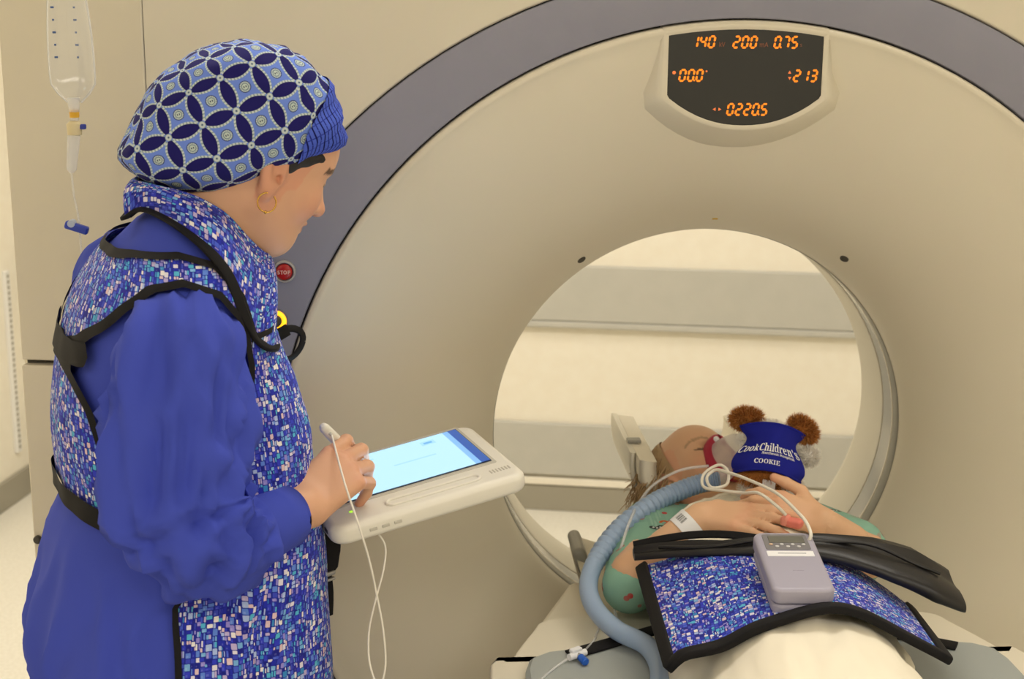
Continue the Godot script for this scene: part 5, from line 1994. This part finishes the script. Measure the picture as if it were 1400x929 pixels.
func build_oximeter() -> void:
	var up := Vector3(0.0, 0.97, 0.10).normalized()
	var t := thing("pulse_oximeter", "lilac grey handheld pulse oximeter resting on the blue lead shield", "monitor", Vector3(-0.003, 1.027, 0.652))
	t.basis = Basis(Vector3(0.998, 0.0, 0.06).normalized(), up, Vector3(0.998, 0.0, 0.06).cross(up).normalized()).orthonormalized()
	part("casing", slab(0.078, 0.158, 0.022, 0.013, 0.006), M.lilac, t)
	part("casing_base", slab(0.075, 0.155, 0.014, 0.013, 0.005).moved(Transform3D(Basis.IDENTITY, Vector3(0, -0.0225, 0))), M.lilac, t)
	part("keypad_panel", slab(0.058, 0.043, 0.0012, 0.004, 0.0005).moved(Transform3D(Basis.IDENTITY, Vector3(0.0, 0.0008, -0.048))), paint(Color8(126, 124, 128), 0.4), t)
	part("lcd_screen", slab(0.046, 0.018, 0.0012, 0.001, 0.0004).moved(Transform3D(Basis.IDENTITY, Vector3(0.001, 0.0016, -0.054))), paint(Color8(112, 112, 104), 0.2), t)
	for k in 7:
		part("key", ellipsoid(Vector3(-0.021 + 0.007 * k, 0.0014, -0.040 if k % 2 == 0 else -0.034), Vector3(0.0027, 0.0010, 0.0022), 12, 6), paint(Color8(222, 190, 160) if k == 0 else Color8(214, 212, 214), 0.4), t)
	var lb := part("sticker", slab(0.060, 0.014, 0.0008, 0.001, 0.0003).moved(Transform3D(Basis.IDENTITY, Vector3(0, 0.0006, -0.016))), M.print_white, t, "white paper sticker")
	part("sticker_print", slab(0.036, 0.0016, 0.0006, 0.0004, 0.0002).moved(Transform3D(Basis.IDENTITY, Vector3(0.002, 0.0009, -0.0165))), paint(Color8(150, 150, 156), 0.6), lb)
	part("thumb_grip", slab(0.014, 0.003, 0.0008, 0.0012, 0.0003).moved(Transform3D(Basis.IDENTITY, Vector3(0.002, 0.0006, 0.028))), M.lilac, t)

func build_hose_and_cables() -> void:
	# corrugated breathing hose
	var pts := smooth_path([Vector3(0.006, 0.962, 0.150), Vector3(-0.020, 0.960, 0.152), Vector3(-0.060, 0.952, 0.166), Vector3(-0.106, 0.942, 0.194), Vector3(-0.166, 0.925, 0.256), Vector3(-0.210, 0.900, 0.321), Vector3(-0.228, 0.880, 0.370), Vector3(-0.225, 0.868, 0.427), Vector3(-0.202, 0.861, 0.487), Vector3(-0.164, 0.858, 0.542), Vector3(-0.165, 0.857, 0.64), Vector3(-0.215, 0.857, 0.80), Vector3(-0.26, 0.857, 1.0)], 24)
	var rad := []
	for i in pts.size():
		var f := float(i) / (pts.size() - 1)
		var cor := 0.0019 * (1.0 if i % 4 < 2 else -1.0) * smoothstep(0.46, 0.38, f)
		rad.append(0.0138 + cor)
	var t := thing("breathing_hose", "pale blue corrugated breathing hose curving from the mask along the bed", "hose")
	part("tubing", tube(pts, rad, 18), M.hose, t)
	part("connector", tube([pts[0] + Vector3(0.02, 0.008, -0.02), pts[0], pts[3]], [0.0105, 0.0125, 0.0145], 18), M.milky, t)
	# oximeter cable: looped on the chest, ends at the finger sensor
	var c := thing("sensor_cable", "white cable looping over the child's hands from oximeter to finger sensor", "cable")
	var path := [Vector3(0.030, 1.024, 0.592), Vector3(0.034, 1.038, 0.598), Vector3(0.036, 1.044, 0.570), Vector3(0.036, 1.043, 0.525), Vector3(0.030, 1.038, 0.43), Vector3(0.006, 1.030, 0.34), Vector3(-0.010, 1.022, 0.285), Vector3(-0.022, 1.016, 0.255), Vector3(-0.036, 1.006, 0.262), Vector3(-0.034, 1.000, 0.290), Vector3(-0.012, 1.005, 0.292), Vector3(-0.004, 1.016, 0.262), Vector3(-0.014, 1.019, 0.240), Vector3(-0.038, 1.008, 0.250), Vector3(-0.044, 0.998, 0.282), Vector3(-0.020, 1.004, 0.318), Vector3(0.002, 1.012, 0.352), Vector3(0.012, 1.028, 0.40), Vector3(0.030, 1.020, 0.432), Vector3(0.044, 1.006, 0.430)]
	part("lead", tube(smooth_path(path, 7), 0.0024, 10), M.cable, c)
	# thin clear oxygen line beside the hose
	var o := thing("oxygen_line", "thin clear tube running from the mask beside the blue hose", "tube")
	part("tubing", tube(smooth_path([Vector3(-0.012, 0.990, 0.155), Vector3(-0.058, 0.985, 0.160), Vector3(-0.10, 0.964, 0.165), Vector3(-0.128, 0.945, 0.195), Vector3(-0.150, 0.945, 0.262), Vector3(-0.168, 0.93, 0.31), Vector3(-0.186, 0.885, 0.345), Vector3(-0.190, 0.842, 0.385), Vector3(-0.18, 0.838, 0.44)], 6), 0.0023, 8), M.milky, o)
	# infusion line with three-way tap on the grey pad
	var v := thing("infusion_line", "thin clear infusion tube lying across the grey pad by the hose", "tube")
	part("tubing", tube(smooth_path([Vector3(-0.330, 0.842, 0.62), Vector3(-0.298, 0.843, 0.568), Vector3(-0.275, 0.845, 0.542), Vector3(-0.257, 0.845, 0.530), Vector3(-0.232, 0.843, 0.480), Vector3(-0.222, 0.826, 0.425), Vector3(-0.205, 0.826, 0.375), Vector3(-0.187, 0.824, 0.36)], 6), 0.0018, 8), M.milky, v)
	var s := thing("three_way_tap", "small white infusion tap with bright blue cap on the grey pad", "tap", Vector3(-0.262, 0.849, 0.538))
	part("body", tube([Vector3(-0.012, 0, 0.008), Vector3(0.012, 0.0, -0.008)], 0.0048, 14), M.print_white, s)
	part("handle", rbox(Vector3(0.018, 0.006, 0.009), 0.002, 3).moved(Transform3D(Basis(Vector3.UP, 0.6), Vector3(-0.002, 0.006, -0.002))), M.print_white, s)
	part("cap", tube([Vector3(0.004, -0.001, 0.006), Vector3(0.009, -0.002, 0.019), Vector3(0.0095, -0.002, 0.0205)], [0.0052, 0.0056, 0.004], 14), paint(Color8(30, 96, 200), 0.35), s, "bright blue cap")
	part("collar", tube([Vector3(0.001, 0, 0.001), Vector3(0.004, -0.001, 0.008)], 0.0042, 14), M.steel, s)

func build_drip() -> void:
	var at := Vector3(-0.930, 1.568, 0.36)
	var r := thing("drip_hanger", "chrome rod with hook hanging from the ceiling above the drip bag", "hanger", Vector3(-0.926, 1.86, 0.36))
	part("rod", tube([Vector3(0, 0.84, 0), Vector3(0, 0.06, 0)], 0.006, 14), M.steel, r)
	part("hook", tube(smooth_path([Vector3(0, 0.07, 0), Vector3(0.004, 0.03, 0), Vector3(0.012, 0.012, 0), Vector3(0.004, -0.004, 0), Vector3(-0.010, 0.004, 0), Vector3(-0.012, 0.018, 0)], 5), 0.003, 10), M.steel, r)
	var t := thing("drip_bag", "clear infusion bag with blue print hanging in front of the scanner's side cover", "drip bag", at)
	# bag: a soft pillow, flat at the hanging end
	var rows := []
	for j in 25:
		var v := j / 24.0
		var y := 0.010 + 0.285 * v
		var w := 0.0275 * pow(smoothstep(-0.03, 0.10, v), 0.7) * (1.0 - 0.34 * smoothstep(0.2, 0.75, v)) + 0.002
		var d := 0.020 * sin(PI * pow(clampf(v, 0.0, 1.0), 0.55)) + 0.0016
		var row := PackedVector3Array()
		for i in 32:
			var a := TAU * i / 32.0
			row.append(Vector3(cos(a) * w - 0.004 * v, y, -sin(a) * d * (1.0 - 0.15 * cos(a * 3.0))))
		rows.append(row)
	var bag := grid(rows, true)
	cap(bag, rows[0], true)
	cap(bag, rows[-1])
	part("bag", bag, M.bag, t)
	var seam := []
	for j in 25: seam.append(rows[j][0])
	part("seam", tube(seam, 0.0014, 8), M.milky, t)
	seam = []
	for j in 25: seam.append(rows[j][16])
	part("seam", tube(seam, 0.0012, 8), M.milky, t)
	for k in 10: # graduation print down both sides
		var y := 0.07 + 0.016 * k
		for q in [-0.0155, 0.0105]:
			var w := 0.003 if (k + (1 if q > 0 else 0)) % 2 == 0 else 0.0018
			part("graduation_mark", rbox(Vector3(w * 1.5, 0.0026, 0.0006), 0.0002, 1).moved(Transform3D(Basis.IDENTITY, Vector3(q - 0.005 * (k / 12.0) + (0.002 if q > 0 else 0.0), y, 0.0195 - 0.0002 * k))), paint(Color8(70, 96, 150), 0.6), t)
	part("port", tube([Vector3(-0.001, -0.014, 0), Vector3(-0.001, 0.016, 0)], [0.0055, 0.0085], 14), M.milky, t)
	part("stopper", tube([Vector3(-0.001, -0.010, 0), Vector3(-0.001, 0.0, 0)], [0.0062, 0.0068], 14), paint(Color8(232, 178, 50), 0.45), t, "yellow stopper")
	var ch := thing("drip_chamber", "clear drip chamber with cream spike hanging below the infusion bag", "drip chamber", at + Vector3(-0.002, -0.015, 0))
	part("spike", tube([Vector3(0, 0.0, 0), Vector3(0, -0.004, 0), Vector3(0, -0.018, 0)], [0.006, 0.0105, 0.0095], 16), paint(Color8(226, 210, 166), 0.4), ch)
	part("vent_cap", rbox(Vector3(0.010, 0.007, 0.007), 0.002, 3).moved(Transform3D(Basis.IDENTITY, Vector3(0.011, -0.007, 0.002))), paint(Color8(36, 56, 160), 0.4), ch, "blue vent cap")
	part("chamber", tube([Vector3(-0.001, -0.018, 0), Vector3(-0.002, -0.024, 0), Vector3(-0.007, -0.064, 0), Vector3(-0.0075, -0.069, 0)], [0.0085, 0.0085, 0.0068, 0.003], 20), M.milky, ch)
	var ln := thing("drip_line", "thin clear tube with blue roller clamp hanging from the drip chamber", "tube", at)
	part("tubing", tube(smooth_path([Vector3(-0.0095, -0.084, 0), Vector3(-0.008, -0.115, 0), Vector3(-0.004, -0.145, 0), Vector3(-0.003, -0.19, 0), Vector3(-0.008, -0.30, -0.01), Vector3(-0.02, -0.50, -0.02), Vector3(-0.03, -0.75, -0.03)], 6), 0.0016, 8), M.clear, ln)
	part("roller_clamp", rbox(Vector3(0.032, 0.011, 0.012), 0.003, 3).moved(Transform3D(Basis(Vector3.BACK, -0.32), Vector3(-0.006, -0.158, 0.004))), paint(Color8(40, 64, 176), 0.4), ln, "blue roller clamp")
	part("clamp_wheel", tube([Vector3(-0.012, -0.152, -0.003), Vector3(-0.012, -0.152, 0.011)], 0.005, 14), paint(Color8(190, 200, 220), 0.4), ln)

# ------------------------------------------------------------------ plush dog
func fur(m: MB, c: Vector3, r: Vector3, turn: Basis, count: int, length: float, droop: Vector3, tones: Array, sd: int, cone := -2.0, axis := Vector3.UP) -> void:
	var rng := RandomNumberGenerator.new()
	rng.seed = sd
	for k in count:
		var d := Vector3(rng.randfn(), rng.randfn(), rng.randfn()).normalized()
		if d.dot(axis) < cone: continue
		var p := c + turn * (d * r)
		var n := (turn * (d / r)).normalized()
		var l := length * rng.randf_range(0.6, 1.25)
		var dir := (n + Vector3(rng.randf_range(-0.5, 0.5), rng.randf_range(-0.5, 0.5), rng.randf_range(-0.5, 0.5)) + droop).normalized()
		var mid := p + (n * 0.6 + dir * 0.4).normalized() * l * 0.5
		var tip := mid + dir * l * 0.5
		var sd_v := dir.cross(Vector3(rng.randf() - 0.5, rng.randf() - 0.5, rng.randf() - 0.5)).normalized() * length * 0.055
		var col: Color = tones[rng.randi() % tones.size()]
		var at := m.v.size()
		m.vert(p - sd_v - n * 0.002, Vector2.ZERO, col); m.vert(p + sd_v - n * 0.002, Vector2.ZERO, col)
		m.vert(mid - sd_v * 0.8, Vector2.ZERO, col); m.vert(mid + sd_v * 0.8, Vector2.ZERO, col)
		m.vert(tip, Vector2.ZERO, col)
		m.tri(at, at + 1, at + 3); m.tri(at, at + 3, at + 2); m.tri(at + 2, at + 3, at + 4)

func furred(called: String, c: Vector3, r: Vector3, turn: Basis, count: int, length: float, droop: Vector3, tones: Array, sd: int, parent: Node3D, label := "") -> MeshInstance3D:
	var m := MB.new()
	var e := ellipsoid(Vector3.ZERO, r * 0.97, 24, 14).moved(Transform3D(turn, c))
	for i in e.col.size(): e.col[i] = tones[0]
	m.add(e)
	fur(m, c, r, turn, count, length, droop, tones, sd)
	return part(called, m, M.fur, parent, label)

func scarf_point(u: float, v: float, lift := 0.0) -> Vector3:
	# u -1..1 across, v 0 top .. 1 hem; the toy's own frame, +z outwards
	var hw := 0.045
	if v < 0.38: hw = lerpf(0.050, 0.038, smoothstep(0.0, 0.38, v))
	else: hw = lerpf(0.038, 0.0565, smoothstep(0.38, 0.82, v)) - 0.005 * smoothstep(0.85, 1.0, v)
	var y := 0.036 - 0.074 * v
	y += (-0.011 * u * u + 0.002) * (1.0 - smoothstep(0.0, 0.4, v)) - 0.012 * (u * u) * smoothstep(0.5, 1.0, v) + 0.004 * smoothstep(0.6, 1.0, v)
	var z := 0.053 * sqrt(maxf(1.0 - 0.80 * u * u, 0.02)) - 0.012 * (1.0 - smoothstep(0.0, 0.45, v)) + 0.012 * smoothstep(0.5, 1.0, v) + 0.0025 * sin(u * 5.0 + v * 4.0)
	return Vector3(u * hw * (1.0 + lift), y, z + lift * 0.05)

func wrapped_text(text: String, height: float, u0: float, u1: float, v: float, arch: float, parent: Node3D, serif: bool, squeeze := 1.0) -> void:
	var tm := TextMesh.new()
	var f := SystemFont.new()
	f.font_names = PackedStringArray(["Droid Serif" if serif else "Droid Sans"])
	f.font_weight = 800
	tm.font = f
	tm.text = text
	tm.font_size = 48
	tm.pixel_size = 0.01
	tm.depth = 0.0
	tm.curve_step = 2.0
	var arr := tm.get_mesh_arrays()
	var vs: PackedVector3Array = arr[Mesh.ARRAY_VERTEX]
	var idx = arr[Mesh.ARRAY_INDEX]
	var lo := Vector3.INF
	var hi := -Vector3.INF
	for p in vs:
		lo = lo.min(p); hi = hi.max(p)
	var m := MB.new()
	for p in vs:
		var a := (p.x - lo.x) / (hi.x - lo.x)
		var u := lerpf(u0, u1, a)
		var vv := v - (p.y - lo.y) / (hi.y - lo.y) * height / 0.074 + arch * u * u
		m.vert(scarf_point(u, vv, 0.02))
	if idx != null and idx.size() > 0:
		for i in idx: m.ix.append(i)
	else:
		for i in vs.size(): m.ix.append(i)
	for i in m.n.size(): m.n[i] = Vector3.BACK
	part("lettering", m, M.print_white, parent, "white printed lettering")

func build_plush() -> void:
	var z := Vector3(-0.20, 0.30, 0.93).normalized()
	var t := thing("plush_dog", "brown and white plush dog with blue printed scarf resting on the child's chest", "toy", Vector3(0.074, 1.034, 0.205))
	var bz := facing(z) * Basis(Vector3.BACK, -0.10)
	t.basis = bz
	var white := [Color(0.90, 0.87, 0.80), Color(0.94, 0.92, 0.86), Color(0.84, 0.80, 0.72)]
	var brown := [Color(0.46, 0.17, 0.035), Color(0.55, 0.22, 0.05), Color(0.36, 0.13, 0.025), Color(0.62, 0.29, 0.09)]
	furred("head", Vector3(0, 0.0, 0.0), Vector3(0.041, 0.042, 0.036), Basis.IDENTITY, 2600, 0.007, Vector3.ZERO, white, 1, t, "white plush head")
	furred("body", Vector3(0.012, -0.075, -0.01), Vector3(0.050, 0.055, 0.042), Basis.IDENTITY, 2000, 0.008, Vector3.ZERO, white, 2, t, "white plush body")
	furred("ear", Vector3(-0.042, 0.040, -0.002), Vector3(0.022, 0.014, 0.012), Basis(Vector3.BACK, 0.15), 2600, 0.010, Vector3(-0.2, -0.1, 0), brown, 3, t, "fluffy brown ear")
	furred("ear", Vector3(0.046, 0.036, -0.002), Vector3(0.022, 0.015, 0.012), Basis(Vector3.BACK, -0.55), 2600, 0.010, Vector3(0.2, -0.1, 0), brown, 4, t, "fluffy brown ear")
	furred("muzzle", Vector3(0.0, -0.044, 0.024), Vector3(0.046, 0.016, 0.026), Basis.IDENTITY, 1600, 0.011, Vector3(0, -0.2, 0.1), brown, 5, t, "brown fur")
	furred("tuft", Vector3(0.060, -0.004, 0.004), Vector3(0.013, 0.012, 0.010), Basis.IDENTITY, 1200, 0.009, Vector3.ZERO, white, 6, t)
	var rows := []
	for j in 25:
		var row := PackedVector3Array()
		for i in 33: row.append(scarf_point(-1.0 + i / 16.0, j / 24.0))
		rows.append(row)
	rows.reverse()
	var back := []
	for r in rows:
		var row := PackedVector3Array()
		for p in r: row.append(p - Vector3(0, 0, 0.003))
		back.append(row)
	back.reverse()
	var m := MB.new()
	m.add(grid(rows))
	m.add(grid(back))
	var sc := part("scarf", m, M.scarf, t, "royal blue scarf with white print")
	var hem := []
	for i in 33: hem.append(scarf_point(-1.0 + i / 16.0, 1.0) - Vector3(0, 0, 0.0015))
	part("hem", tube(hem, 0.0020, 8), M.scarf, sc)
	hem = []
	for i in 33: hem.append(scarf_point(-1.0 + i / 16.0, 0.0) - Vector3(0, 0, 0.0015))
	part("hem", tube(hem, 0.0020, 8), M.scarf, sc)
	wrapped_text("Cook", 0.0105, -0.97, -0.42, 0.555, 0.12, sc, true)
	wrapped_text("Children's", 0.0125, -0.40, 0.93, 0.555, 0.10, sc, true)
	wrapped_text("Northeast Hospital", 0.0052, -0.26, 0.72, 0.640, 0.10, sc, false)
	wrapped_text("COOKIE", 0.0082, -0.40, 0.28, 0.850, 0.05, sc, true)
	# white care label by the thumb
	part("care_label", rbox(Vector3(0.020, 0.014, 0.0008), 0.0003, 1).moved(Transform3D(Basis(Vector3.RIGHT, -0.3), Vector3(0.004, -0.056, 0.052))), M.print_white, t, "small white cloth label")
